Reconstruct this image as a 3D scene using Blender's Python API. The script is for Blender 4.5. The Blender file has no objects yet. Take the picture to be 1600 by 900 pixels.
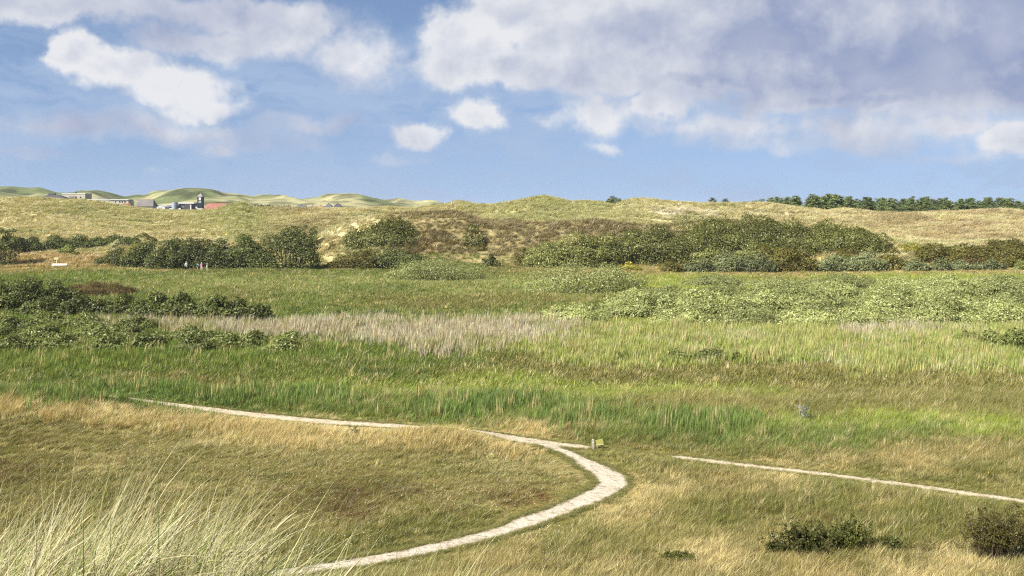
import bpy, math
import numpy as np
from math import radians as R

# ------------------------------------------------------------------ scene basics
scene = bpy.context.scene
col = scene.collection
F, CX, HY, CAMZ = 1500.0, 800.0, 325.0, 12.0      # focal length in photo pixels, centre column, horizon row, eye height

cam_d = bpy.data.cameras.new('camera')
cam = bpy.data.objects.new('camera', cam_d); col.objects.link(cam)
cam.location = (0, 0, CAMZ); cam.rotation_euler = (R(90), 0, 0)
cam_d.sensor_width = 36.0; cam_d.lens = 36.0 * F / 1600.0
cam_d.shift_y = -(450.0 - HY) / 1600.0
cam_d.clip_start = 0.1; cam_d.clip_end = 20000
scene.camera = cam

EXPO = 1.15
SUN_AZ, SUN_EL = R(-130), R(42)                    # azimuth from +Y towards +X
sd = bpy.data.lights.new('sun', 'SUN'); sd.energy = 5.0; sd.angle = R(0.55); sd.color = (1.0, 0.955, 0.87)
sun = bpy.data.objects.new('sun', sd); col.objects.link(sun)
from mathutils import Vector
sdir = Vector((math.sin(SUN_AZ) * math.cos(SUN_EL), math.cos(SUN_AZ) * math.cos(SUN_EL), math.sin(SUN_EL)))
sun.rotation_euler = sdir.to_track_quat('Z', 'Y').to_euler()
sun.location = sdir * 100

vs = scene.view_settings
vs.view_transform = 'Standard'; vs.look = 'None'; vs.exposure = EXPO; vs.gamma = 1.0; vs.use_curve_mapping = False
scene.cycles.use_denoising = False; scene.cycles.filter_width = 1.2
scene.cycles.max_bounces = 6; scene.cycles.diffuse_bounces = 3; scene.cycles.transmission_bounces = 4
scene.cycles.transparent_max_bounces = 4; scene.cycles.volume_bounces = 0

def lin(r, g, b):
    f = lambda c: c / 12.92 if c <= 0.04045 else ((c + 0.055) / 1.055) ** 2.4
    return np.array([f(r / 255.), f(g / 255.), f(b / 255.)])

# ------------------------------------------------------------------ node helper
class NT:
    def __init__(s, tree): s.t = tree; s.n = tree.nodes; s.l = tree.links
    def new(s, ty, **kw):
        n = s.n.new(ty)
        for k, v in kw.items(): setattr(n, k, v)
        return n
    def put(s, sock, v):
        if hasattr(v, 'is_linked') or isinstance(v, bpy.types.NodeSocket): s.l.new(v, sock)
        else: sock.default_value = v
    def m(s, op, a, b=0.0, c=0.0, clamp=False):
        n = s.new('ShaderNodeMath', operation=op, use_clamp=clamp)
        s.put(n.inputs[0], a); s.put(n.inputs[1], b)
        if len(n.inputs) > 2: s.put(n.inputs[2], c)
        return n.outputs[0]
    def v(s, op, a, b=(0, 0, 0)):
        n = s.new('ShaderNodeVectorMath', operation=op)
        s.put(n.inputs[0], a); s.put(n.inputs[1], b)
        return n.outputs['Value'] if op in ('DOT_PRODUCT', 'LENGTH') else n.outputs[0]
    def mix(s, f, a, b, mode='MIX'):
        n = s.new('ShaderNodeMix', data_type='RGBA', blend_type=mode)
        s.put(n.inputs['Factor'], f)
        for k, v in ((6, a), (7, b)):
            if isinstance(v, (tuple, list, np.ndarray)): v = tuple(float(q) for q in v[:3]) + (1.0,)
            s.put(n.inputs[k], v)
        return n.outputs[2]
    def noise(s, vec, scale, detail=4.0, rough=0.55, dist=0.0):
        n = s.new('ShaderNodeTexNoise'); s.l.new(vec, n.inputs['Vector'])
        n.inputs['Scale'].default_value = scale; n.inputs['Detail'].default_value = detail
        n.inputs['Roughness'].default_value = rough; n.inputs['Distortion'].default_value = dist
        return n.outputs[0]
    def ramp(s, f, lo, hi, a=0.0, b=1.0):
        n = s.new('ShaderNodeMapRange', interpolation_type='SMOOTHSTEP')
        s.put(n.inputs[0], f); n.inputs[1].default_value = lo; n.inputs[2].default_value = hi
        n.inputs[3].default_value = a; n.inputs[4].default_value = b
        return n.outputs[0]

# ------------------------------------------------------------------ sky: Nishita plus clouds
world = bpy.data.worlds.new('World'); scene.world = world; world.use_nodes = True
w = NT(world.node_tree); w.n.clear()
SKY_STRENGTH = 0.10
sky = w.new('ShaderNodeTexSky', sky_type='NISHITA')
sky.sun_disc = False; sky.sun_elevation = SUN_EL; sky.sun_rotation = SUN_AZ
sky.air_density = 1.0; sky.dust_density = 0.6; sky.ozone_density = 2.6; sky.altitude = 0
tc = w.new('ShaderNodeTexCoord')
w.l.new(w.v('NORMALIZE', w.v('ADD', tc.outputs['Generated'], (0, 0, 0.16))), sky.inputs[0])
sep = w.new('ShaderNodeSeparateXYZ'); w.l.new(tc.outputs['Generated'], sep.inputs[0])
X, Y, Z = sep.outputs
az = w.m('ARCTAN2', X, Y)
hor = w.m('SQRT', w.m('ADD', w.m('MULTIPLY', X, X), w.m('MULTIPLY', Y, Y)))
tel = w.m('DIVIDE', Z, w.m('MAXIMUM', hor, 0.05))
# sky coordinates: A across, T up, one unit = 100 photo pixels
A_ = w.m('MULTIPLY', az, 15.0); T_ = w.m('MULTIPLY', tel, 15.0)
cmb = w.new('ShaderNodeCombineXYZ'); w.l.new(A_, cmb.inputs[0]); w.l.new(T_, cmb.inputs[1])
P0 = cmb.outputs[0]
# turbulent warp of the cloud outlines
wn = w.new('ShaderNodeTexNoise'); w.l.new(P0, wn.inputs['Vector'])
wn.inputs['Scale'].default_value = 1.15; wn.inputs['Detail'].default_value = 8; wn.inputs['Roughness'].default_value = 0.6
warp = w.v('MULTIPLY', w.v('SUBTRACT', wn.outputs['Color'], (0.5, 0.5, 0.5)), (1.15, 0.75, 0.0))
Pw = w.v('ADD', P0, warp)
def pa(px, py):
    a = math.atan((px - CX) / F); return a * 15.0, (HY - py) / F * math.cos(a) * 15.0
# px, py, radius x, radius y, weight, greyness
BLOBS = [
 (115, 82, 40, 34, 1.1, 0.0), (190, 108, 70, 34, 1.15, 0.0), (275, 138, 82, 36, 1.15, 0.02), (330, 165, 70, 26, .8, 0.1),
 (290, 180, 40, 18, .7, 0.1), (380, 20, 140, 36, 1.0, 0.62), (450, 42, 75, 50, 1.0, 0.42), (330, 66, 140, 30, .8, 0.85), (60, 8, 170, 28, .9, 0.8),
 (220, 2, 110, 28, .8, 0.7), (520, 85, 60, 32, .6, 0.5),
 (575, 85, 75, 75, .62, 0.35), (150, 195, 260, 26, .50, 1.0), (430, 225, 260, 30, .42, .9), (40, 240, 120, 12, .45, 1.0),
 (735, 62, 75, 60, 1.2, .05), (800, 20, 75, 50, 1.2, 0.0), (860, 45, 60, 60, 1.2, 0.08), (790, 105, 150, 36, 1.2, .32),
 (960, 100, 160, 46, 1.2, .60), (1000, 40, 200, 75, 1.3, .48), (1180, 60, 260, 80, 1.4, .62), (1330, 100, 280, 58, 1.4, .95), (1120, 128, 240, 20, 1.1, 1.1), (1430, 146, 260, 20, 1.2, 1.1),
 (1500, 70, 280, 90, 1.5, .9), (1600, 130, 160, 44, 1.3, .95), (1280, 5, 300, 60, 1.4, .62), (1550, 0, 200, 50, 1.4, .8),
 (745, 180, 58, 27, .95, .05), (652, 216, 44, 22, .85, .08), (935, 178, 68, 42, .9, .15), (1035, 162, 60, 30, 1.0, .02),
 (1120, 200, 150, 30, .65, .5), (1340, 198, 150, 32, .65, .55), (1585, 218, 70, 34, .95, .12), (1480, 188, 80, 24, .7, .3),
 (1410, 175, 40, 22, .7, .0), (1180, 170, 30, 22, .6, .1), (620, 252, 70, 14, .5, .2), (950, 232, 60, 14, .5, .25), (1220, 240, 40, 16, .5, .2),
 (200, 205, 300, 22, .6, .95), (480, 190, 150, 24, .55, .8), (1250, 225, 300, 24, .5, .75), (1500, 245, 180, 18, .45, .7), (1100, 150, 90, 16, .6, .9), (340, 234, 45, 18, .55, .15), (260, 268, 50, 10, .4, .3), (850, 185, 40, 24, .5, .3)]
dens = grey = tot = None
for (px, py, rx, ry, wt, gr) in BLOBS:
    a, t = pa(px, py)
    q = w.v('MULTIPLY', w.v('SUBTRACT', Pw, (a, t, 0)), (100.0 / rx, 100.0 / ry, 0))
    g = w.m('POWER', 0.36788, w.v('DOT_PRODUCT', q, q))
    d = w.m('MULTIPLY', g, wt)
    dens = d if dens is None else w.m('SMOOTH_MAX', dens, d, 0.25)
    tot = d if px == 115 else w.m('ADD', tot, d)
    gg = w.m('MULTIPLY', d, gr)
    grey = gg if grey is None else w.m('ADD', grey, gg)
# the same broken cumulus cover goes on all round and overhead
plane = w.v('MULTIPLY', tc.outputs['Generated'], (1, 1, 1))
pz = w.m('ADD', w.m('MAXIMUM', Z, 0.0), 0.14)
pl = w.new('ShaderNodeCombineXYZ')
w.l.new(w.m('DIVIDE', X, pz), pl.inputs[0]); w.l.new(w.m('DIVIDE', Y, pz), pl.inputs[1])
gen = w.ramp(w.noise(pl.outputs[0], 0.85, 6, 0.6, 0.4), 0.46, 0.72, 0.0, 1.2)
outside = w.m('MAXIMUM', w.ramp(T_, 3.3, 5.2), w.m('MAXIMUM', w.ramp(A_, 8.0, 10.5), w.ramp(w.m('MULTIPLY', A_, -1.0), 8.0, 10.5)), clamp=True)
gen = w.m('MULTIPLY', gen, w.m('MULTIPLY', outside, w.ramp(T_, 0.3, 1.6)))
tot = w.m('ADD', tot, gen); dens = w.m('ADD', dens, gen); grey = w.m('ADD', grey, w.m('MULTIPLY', gen, 0.45))
n1 = w.noise(P0, 1.6, 8, 0.6, 0.15)
P0s = w.v('ADD', P0, (-0.22, 0.24, 0))
n1s = w.noise(P0s, 0.75, 7, 0.52, 0.2); n1c = w.noise(P0, 0.75, 7, 0.52, 0.2)
dd = w.m('MULTIPLY', dens, w.m('MULTIPLY_ADD', n1, 1.5, 0.25))
alpha = w.ramp(dd, 0.24, 0.70)
gnorm = w.m('DIVIDE', grey, w.m('ADD', tot, 0.02))
lit = w.m('MULTIPLY', w.m('SUBTRACT', n1c, n1s), 1.9)
nlow = w.noise(P0, 0.55, 4, 0.5)
shade = w.m('SUBTRACT', w.m('ADD', w.ramp(dd, 0.6, 1.5, -0.12, 0.28), w.m('ADD', w.m('MULTIPLY', gnorm, 0.95), w.m('MULTIPLY_ADD', nlow, 0.9, -0.50))), lit, clamp=True)
K = 1.0 / SKY_STRENGTH
def sc(r, g, b): return tuple(lin(r, g, b) * K / 2 ** EXPO)
shade = w.m('MULTIPLY', shade, w.m('MULTIPLY_ADD', n1c, 1.1, 0.38), clamp=True)
c_cloud = w.mix(shade, sc(236, 237, 240), sc(152, 164, 197))
alpha = w.m('MULTIPLY', alpha, w.ramp(T_, 0.2, 0.9, 0.0, 0.95))
# low far-off veil of thin cloud near the horizon
strand = w.v('MULTIPLY', Pw, (0.45, 1.5, 0))
n2 = w.noise(strand, 1.0, 6, 0.6, 0.3)
veil = w.m('MULTIPLY', w.ramp(n2, 0.36, 0.60), w.ramp(T_, 3.2, 1.7, 0.0, 0.85))
skyc = w.mix(1.0, sky.outputs[0], tuple(np.array((0.92, 0.86, 0.86)) * 2 ** (0.75 - EXPO)), 'MULTIPLY')
veil = w.m('MAXIMUM', veil, w.ramp(T_, 1.6, 0.0, 0.0, 0.55))
skyc = w.mix(veil, skyc, sc(172, 193, 224))
final = w.mix(alpha, skyc, c_cloud)
bg = w.new('ShaderNodeBackground'); w.l.new(final, bg.inputs[0]); bg.inputs[1].default_value = SKY_STRENGTH
wo = w.new('ShaderNodeOutputWorld'); w.l.new(bg.outputs[0], wo.inputs[0])
world.cycles.sampling_method = 'MANUAL'; world.cycles.sample_map_resolution = 512

# ------------------------------------------------------------------ numeric noise
rng = np.random.default_rng(7)
def _hash(i, j, s):
    h = (i.astype(np.int64) * 374761393 + j.astype(np.int64) * 668265263 + s * 1442695041) & 0xffffffff
    h = ((h ^ (h >> 13)) * 1274126177) & 0xffffffff
    return ((h ^ (h >> 16)) & 0xffffff) / float(0xffffff)
def vnoise(x, y, s=0):
    i, j = np.floor(x), np.floor(y); fx, fy = x - i, y - j
    fx = fx * fx * (3 - 2 * fx); fy = fy * fy * (3 - 2 * fy)
    a, b, c, d = _hash(i, j, s), _hash(i + 1, j, s), _hash(i, j + 1, s), _hash(i + 1, j + 1, s)
    return (a * (1 - fx) + b * fx) * (1 - fy) + (c * (1 - fx) + d * fx) * fy
def fbm(x, y, o=4, s=0):
    t = 0.0; a = 0.5
    for k in range(o):
        t = t + a * vnoise(x, y, s + k); x = x * 2.03 + 17.1; y = y * 2.03 - 9.3; a *= 0.5
    return t / (1 - 0.5 ** o)
def sstep(t, a, b):
    t = np.clip((t - a) / (b - a), 0, 1); return t * t * (3 - 2 * t)

# ------------------------------------------------------------------ terrain
def crest(D, pts):
    xs = np.array([p[0] for p in pts], float); zs = CAMZ + (HY - np.array([p[1] for p in pts], float)) / F * D
    return xs, zs
FAR = crest(1000, [(-700,308),(-300,298),(-60,300),(0,294),(20,293),(45,295),(60,294),(90,303),(115,303),(135,298),(152,297),(170,300),(195,307),(212,304),(228,305),(240,300),(268,297),(310,297),(330,299),
  (350,305),(375,305),(395,309),(420,306),(445,308),(470,312),(495,309),(512,304),(535,303),(555,304),(580,312),(605,317),(625,315),(650,319),(675,317),(700,323),(750,326),(850,330),(1700,333),(2500,325)])
MID = crest(315, [(-700,318),(-200,312),(0,310),(60,311),(135,314),(200,325),(240,330),(300,331),(335,329),(355,321),(378,317),(395,325),(440,327),(500,327),(560,327),(600,325),(640,326),(690,322),(715,316),
  (740,321),(770,322),(800,316),(830,310),(848,307),(868,311),(890,316),(920,315),(960,318),(985,311),(1010,312),(1050,316),(1100,319),(1130,319),(1200,320),(1230,325),(1290,332),(1315,327),(1350,331),(1400,334),
  (1450,333),(1500,331),(1560,328),(1600,331),(1900,326),(2500,318)])
NEAR = crest(214, [(-700,380),(-100,392),(40,396),(110,396),(160,398),(185,380),(215,378),(250,395),(420,400),(480,380),(520,356),(560,345),(600,337),(640,334),(700,335),(725,338),(750,347),(790,350),(830,354),(870,354),(905,349),(930,347),(965,349),(1000,352),(1060,350),
  (1120,346),(1180,346),(1240,350),(1300,352),(1340,356),(1380,374),(1420,384),(1480,386),(1540,380),(1600,383),(2000,385),(2500,375)])
HILL_R = [0, 3, 8, 14, 22, 30, 36]; HILL_Z = [10.35, 10.1, 8.25, 5.0, 2.1, 0.35, 0]
def ground(x, y):
    x = np.asarray(x, float); y = np.asarray(y, float)
    r = np.hypot(x, y); a = np.arctan2(x, y)
    a = np.where(np.abs(a) > 0.85, np.sign(a) * 0.85 * (math.pi - np.abs(a)) / (math.pi - 0.85), a)
    px = CX + F * np.tan(a); dep = r * np.cos(a)
    valley = 0.12 * (fbm(x / 9, y / 9, 3, 3) - 0.5)
    # gentle mound left of the path and its low shoulder
    valley = valley + 2.6 * np.exp(-((x + 33) / 11) ** 2 - ((y - 49) / 9) ** 2) + 0.55 * np.exp(-((x + 3.6) / 2.6) ** 2 - ((y - 49.0) / 2.0) ** 2) \
        + 0.35 * np.exp(-((x + 12) / 9) ** 2 - ((y - 43) / 5) ** 2)
    zn = np.interp(px, *NEAR)
    fr = 20.0 + 5 * fbm(px / 60, dep * 0, 2, 5)
    t = dep - 214
    prof_n = np.where(t < 0, sstep(t, -fr, 2.0), 1 - 0.75 * sstep(t, 0, 40))
    zn = zn * prof_n
    zm = np.interp(px, *MID); Dm = 315 + 16 * (fbm(px / 110, px * 0, 3, 11) - 0.5)
    t = dep - Dm
    front = np.clip((dep - 198) / (Dm - 198), 0, 1)
    front = front ** 1.15 * (0.75 + 0.25 * front)
    zmid = np.where(t < 0, zm * front, 8.0 + (zm - 8.0) * (1 - sstep(t, 0, 55)))
    k = 1.2
    z = np.log(np.exp(np.clip(zn / k, -20, 40)) + np.exp(np.clip(zmid / k, -20, 40))) * k - k * math.log(2) * np.exp(-np.abs(zn + zmid) / 2)
    z = np.where(np.maximum(zn, zmid) < 0.02, 0, np.maximum(z - 0.0, 0))
    dune = sstep(dep, 193, 208) * (1 - sstep(dep, 420, 520))
    hum = np.abs(fbm(x / 11, y / 8, 4, 21) - 0.5) * 2
    z = z + dune * (0.9 * (0.35 - hum) + 2.6 * (fbm(x / 30, y / 17, 3, 31) - 0.5)) * (1 - 0.75 * np.exp(-((dep - Dm) / 12) ** 2))
    zf = np.interp(px, *FAR)
    t = dep - 1000
    prof = np.where(t < 0, sstep(t, -330, 20), 1 - sstep(t, 0, 500))
    zf = zf + 3.2 * (fbm(x / 34, y / 60, 4, 47) - 0.5)
    rid = 1 - np.abs(2 * fbm(x / 95 + 0.4 * y / 95, y / 150, 4, 41) - 1) * 1.6
    zfar = np.maximum(zf - 8, 0) * prof + (rid - 0.6) * 16 * prof * (1 - np.exp(-((t + 0) / 60) ** 2))
    z = z + np.maximum(zfar, 0) * sstep(dep, 500, 700)
    z = z + np.where(dep > 1500, -8.0 * sstep(dep, 1500, 2200), 0)
    hill = np.interp(r, HILL_R, HILL_Z)
    left = 1 - sstep(px, 300, 520)
    hill = hill + 0.72 * left * np.exp(-((r - 8) / 3.2) ** 2) + 0.10 * (fbm(x / 1.3, y / 1.3, 3, 51) - 0.5) * (r < 20)
    return z + np.where(r < 36, hill, 0) + valley * sstep(r, 20, 32) * (1 - sstep(dep, 185, 200))

def gz(x, y): return float(ground(np.array([x]), np.array([y]))[0])
def at(px, py, y0=24.0, y1=420.0):
    """first point of the ground seen at a photo pixel"""
    ys = y0 * (y1 / y0) ** np.linspace(0, 1, 3000)
    u, v = (px - CX) / F, (HY - py) / F
    hit = np.nonzero(ground(u * ys, ys) >= CAMZ + v * ys)[0]
    yy = ys[hit[0]] if len(hit) else y1
    return u * yy, yy

# ------------------------------------------------------------------ mesh helpers
def mesh_np(name, verts, quads=None, tris=None, mats=(), midx=None, smooth=False, fattr=None, cattr=None):
    me = bpy.data.meshes.new(name)
    verts = np.asarray(verts, np.float32)
    nq = 0 if quads is None else len(quads); nt = 0 if tris is None else len(tris)
    me.vertices.add(len(verts)); me.vertices.foreach_set('co', verts.ravel())
    loops = np.concatenate([np.asarray(quads, np.int32).ravel() if nq else np.zeros(0, np.int32), np.asarray(tris, np.int32).ravel() if nt else np.zeros(0, np.int32)])
    me.loops.add(len(loops)); me.loops.foreach_set('vertex_index', loops)
    st = np.concatenate([np.arange(nq) * 4, nq * 4 + np.arange(nt) * 3]).astype(np.int32)
    me.polygons.add(nq + nt); me.polygons.foreach_set('loop_start', st)
    if midx is not None: me.polygons.foreach_set('material_index', np.asarray(midx, np.int32))
    if smooth: me.polygons.foreach_set('use_smooth', np.ones(nq + nt, bool))
    for m in mats: me.materials.append(m)
    for k, a in (fattr or {}).items():
        at_ = me.attributes.new(k, 'FLOAT', 'POINT'); at_.data.foreach_set('value', np.asarray(a, np.float32))
    for k, a in (cattr or {}).items():
        at_ = me.attributes.new(k, 'FLOAT_COLOR', 'POINT')
        at_.data.foreach_set('color', np.concatenate([a, np.ones((len(a), 1))], 1).astype(np.float32).ravel())
    me.update(calc_edges=True); me.validate()
    return me
def obj(name, me, parent=None, loc=None, rz=0.0):
    o = bpy.data.objects.new(name, me); col.objects.link(o)
    if parent is not None: o.parent = parent
    if loc is not None: o.location = loc
    o.rotation_euler = (0, 0, rz)
    return o
def tag(o, label=None, cat=None, group=None, kind=None):
    if label: o['label'] = label
    if cat: o['category'] = cat
    if group: o['group'] = group
    if kind: o['kind'] = kind
    return o
def thing(name, loc, label, cat, group=None, rz=0.0):
    return tag(obj(name, None, None, loc, rz), label, cat, group)
class MB:
    """collects simple solids into one mesh"""
    def __init__(s): s.v = []; s.f = []; s.mi = []
    def add(s, vs_, fs, mi=0):
        b = len(s.v); s.v += [tuple(q) for q in vs_]; s.f += [[b + i for i in f] for f in fs]; s.mi += [mi] * len(fs); return s
    def box(s, x0, x1, y0, y1, z0, z1, mi=0):
        return s.add([(x0,y0,z0),(x1,y0,z0),(x1,y1,z0),(x0,y1,z0),(x0,y0,z1),(x1,y0,z1),(x1,y1,z1),(x0,y1,z1)],
              [(0,3,2,1),(4,5,6,7),(0,1,5,4),(1,2,6,5),(2,3,7,6),(3,0,4,7)], mi)
    def prism(s, prof, x0, x1, mi=0):
        """profile in y,z swept along x"""
        n = len(prof)
        return s.add([(x0, p[0], p[1]) for p in prof] + [(x1, p[0], p[1]) for p in prof],
              [tuple(range(n))[::-1], tuple(range(n, 2 * n))] + [(i, (i + 1) % n, n + (i + 1) % n, n + i) for i in range(n)], mi)
    def tube(s, pts, rad, k=6, mi=0):
        pts = [Vector(p) for p in pts]; vs_ = []; n = len(pts)
        for i, p in enumerate(pts):
            d = (pts[min(i + 1, n - 1)] - pts[max(i - 1, 0)]).normalized()
            a = d.orthogonal().normalized(); b = d.cross(a)
            r = rad[i] if isinstance(rad, (list, tuple)) else rad
            for j in range(k):
                t = 2 * math.pi * j / k; vs_.append(p + (a * math.cos(t) + b * math.sin(t)) * r)
        fs = [(i * k + j, i * k + (j + 1) % k, (i + 1) * k + (j + 1) % k, (i + 1) * k + j) for i in range(n - 1) for j in range(k)]
        fs += [tuple(range(k))[::-1], tuple(range((n - 1) * k, n * k))]
        return s.add(vs_, fs, mi)
    def ball(s, c, r, mi=0, seg=10, ring=7):
        c = Vector(c); r = Vector(r) if hasattr(r, '__len__') else Vector((r, r, r)); vs_ = []
        for i in range(ring + 1):
            t = math.pi * i / ring
            for j in range(seg):
                p = 2 * math.pi * j / seg
                vs_.append((c.x + r.x * math.sin(t) * math.cos(p), c.y + r.y * math.sin(t) * math.sin(p), c.z + r.z * math.cos(t)))
        return s.add(vs_, [(i * seg + j, (i + 1) * seg + j, (i + 1) * seg + (j + 1) % seg, i * seg + (j + 1) % seg) for i in range(ring) for j in range(seg)], mi)
    def build(s, name, mats, parent=None, loc=None, rz=0.0, smooth=False):
        me = bpy.data.meshes.new(name); me.from_pydata(s.v, [], s.f)
        for m in (mats if isinstance(mats, (list, tuple)) else [mats]): me.materials.append(m)
        for p, mi in zip(me.polygons, s.mi): p.material_index = mi; p.use_smooth = smooth
        me.update()
        return obj(name, me, parent, loc, rz)

# ------------------------------------------------------------------ materials
def plain(name, c, rough=0.85, noise=0.12, scale=2.0, spec=0.2, metal=0.0, bump=0.0):
    m = bpy.data.materials.new(name); m.use_nodes = True
    t = NT(m.node_tree); b = t.n['Principled BSDF']
    tc_ = t.new('ShaderNodeTexCoord')
    n = t.noise(tc_.outputs['Object'], scale, 5, 0.6)
    c = np.asarray(c, float)
    colr = t.mix(t.ramp(n, 0.3, 0.7), c * (1 - noise), np.minimum(c * (1 + noise), 1.0))
    t.l.new(colr, b.inputs['Base Color'])
    b.inputs['Roughness'].default_value = rough; b.inputs['Specular IOR Level'].default_value = spec; b.inputs['Metallic'].default_value = metal
    if bump:
        bn = t.new('ShaderNodeBump'); bn.inputs['Strength'].default_value = bump; bn.inputs['Distance'].default_value = 0.05
        t.l.new(t.noise(tc_.outputs['Object'], scale * 6, 5, 0.6), bn.inputs['Height']); t.l.new(bn.outputs[0], b.inputs['Normal'])
    return m
def leaf_shader(t, c, trans=0.3, gloss=0.04, rough=0.45):
    d = t.new('ShaderNodeBsdfDiffuse'); t.l.new(c, d.inputs[0])
    tr = t.new('ShaderNodeBsdfTranslucent'); t.l.new(t.mix(1.0, c, (1.05, 1.0, 0.55), 'MULTIPLY'), tr.inputs[0])
    mx = t.new('ShaderNodeMixShader'); mx.inputs[0].default_value = trans
    t.l.new(d.outputs[0], mx.inputs[1]); t.l.new(tr.outputs[0], mx.inputs[2])
    out = mx.outputs[0]
    if gloss:
        g = t.new('ShaderNodeBsdfGlossy'); g.inputs['Roughness'].default_value = rough
        m2 = t.new('ShaderNodeMixShader'); m2.inputs[0].default_value = gloss
        t.l.new(out, m2.inputs[1]); t.l.new(g.outputs[0], m2.inputs[2]); out = m2.outputs[0]
    t.l.new(out, t.n['Material Output'].inputs[0])
def foliage_mat(name, c1, c2, c3, trans=0.3, gloss=0.05, p3=0.8):
    """c1..c2 leaf colours, c3 the odd pale or dry leaf"""
    m = bpy.data.materials.new(name); m.use_nodes = True
    t = NT(m.node_tree); t.n.remove(t.n['Principled BSDF'])
    a = t.new('ShaderNodeAttribute', attribute_name='rnd'); g = t.new('ShaderNodeNewGeometry')
    oi = t.new('ShaderNodeObjectInfo')
    big = t.noise(g.outputs['Position'], 0.45, 3, 0.6)
    f = t.m('ADD', t.m('MULTIPLY', a.outputs['Fac'], 0.6), t.m('MULTIPLY_ADD', big, 1.0, -0.3), clamp=True)
    c = t.mix(f, c1, c2)
    c = t.mix(t.ramp(a.outputs['Fac'], p3, min(p3 + 0.15, 1.0)), c, c3)
    v = t.m('MULTIPLY_ADD', oi.outputs['Random'], 0.5, 0.75)
    vv = t.new('ShaderNodeCombineColor')
    for k in range(3): t.l.new(v, vv.inputs[k])
    c = t.mix(1.0, c, vv.outputs[0], 'MULTIPLY')
    leaf_shader(t, c, trans, gloss * 0.3)
    return m
def tuft_mat(name, trans=0.35, gloss=0.03, var=0.5):
    """grass: colour of the clump comes with the clump, each blade differs a little"""
    m = bpy.data.materials.new(name); m.use_nodes = True
    t = NT(m.node_tree); t.n.remove(t.n['Principled BSDF'])
    a = t.new('ShaderNodeAttribute', attribute_name='tint', attribute_type='INSTANCER')
    r = t.new('ShaderNodeAttribute', attribute_name='rnd')
    k = t.m('MULTIPLY_ADD', r.outputs['Fac'], var * 2, 1 - var)
    vv = t.new('ShaderNodeCombineColor')
    for i in range(3): t.l.new(k, vv.inputs[i])
    c = t.mix(1.0, a.outputs['Color'], vv.outputs[0], 'MULTIPLY')
    leaf_shader(t, c, trans, gloss)
    return m

# ------------------------------------------------------------------ vegetation map of the valley floor
TYPES = {  # colours (sunlit look in the photograph), height m, footprint factor, tuft kind
 'g': ([(116,130,56),(130,142,66),(102,118,50)], 0.62, 'meadow'),
 'o': ([(134,131,68),(120,121,58),(150,143,82)], 0.50, 'meadow'),
 'y': ([(154,164,70),(140,154,60),(168,174,88)], 0.55, 'meadow'),
 'v': ([(116,138,70),(130,148,82),(106,126,62)], 1.05, 'reed'),
 'r': ([(190,180,152),(176,167,138),(202,193,168),(156,154,106)], 1.35, 'reed'),
 'p': ([(158,164,90),(174,174,108),(144,156,76),(184,182,130)], 1.15, 'reed'),
 'b': ([(142,136,74),(130,128,66),(152,145,82)], 0.55, 'meadow'),
 't': ([(180,163,106),(160,147,90),(138,131,74),(196,180,124)], 0.42, 'meadow'),
 'd': ([(143,136,78),(157,147,90),(130,127,67),(178,166,112)], 0.24, 'meadow'),
 'e': ([(124,94,58),(118,100,58),(112,106,54)], 0.24, 'meadow'),
 'f': ([(206,188,132),(190,172,114),(216,200,148)], 0.5, 'meadow'),
 'm': ([(160,164,98),(146,152,84),(134,142,72)], 0.55, 'meadow'),
 'k': ([(122,138,64),(110,128,56),(138,152,76)], 0.9, 'reed'),
}
GRID = [
 (424, 'tttogoogotttttttt'), (429, 'ogggoggoottttttttt'[:17]), (436, 'kkgmmmmmmoyyoyyyy'), (446, 'ggmmmmmmmyyyyyyyy'), (458, 'gggmomgmmmyyyyyyy'), (470, 'ggggogbobbgyyyyyy'),
 (482, 'ggggggooogyyyyyyy'), (494, 'kkkggggggyyyyyyyy'), (505, 'kkkkggggyyypppppp'), (514, 'kkrrrrrrrppppprpp'), (522, 'kkkrrrrrrppppprpp'), (531, 'kkkkkrrrrpppppppp'),
 (541, 'kkkkkkrrrpppppppk'), (552, 'kkkkkkkrppppppppk'), (563, 'kkkkkkkggppppppppp'[:17]), (574, 'gkkkggggbbbbbbppp'), (587, 'gggggggoobbbbbbbb'), (599, 'ggbogggyyoobbbbbb'),
 (609, 'ggobbyyyyyyobbbbb'), (618, 'gvvoyyyyyyyyybbbbb'[:17]), (628, 'gvvvvvgyyyobbbbbb'), (638, 'fftggggvvgbboobbb'), (648, 'fffftggvggobboyyb'), (660, 'ddfffftggvggyyyyy'),
 (674, 'ddddffffffgvgggyy'), (688, 'dddddffffoggggoto'), (702, 'dddddddtfdoootttt'), (718, 'ddddddddddootttto'), (738, 'edddddddddottotot'), (758, 'ddddddddddtttoodo'),
 (780, 'dddddeededttootoo'), (800, 'dddddeddddtodeodd'), (822, 'dddddddodotodoood'), (842, 'ddddddooddootdodd'), (858, 'dddddoodtoottottt'), (876, 'doooooottottttttt'), (900, 'oooooootttttttttt')]
GPY = np.array([g[0] for g in GRID], float)
GL = sorted(TYPES); GIDX = np.array([[GL.index(c) for c in g[1]] for g in GRID])
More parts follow.
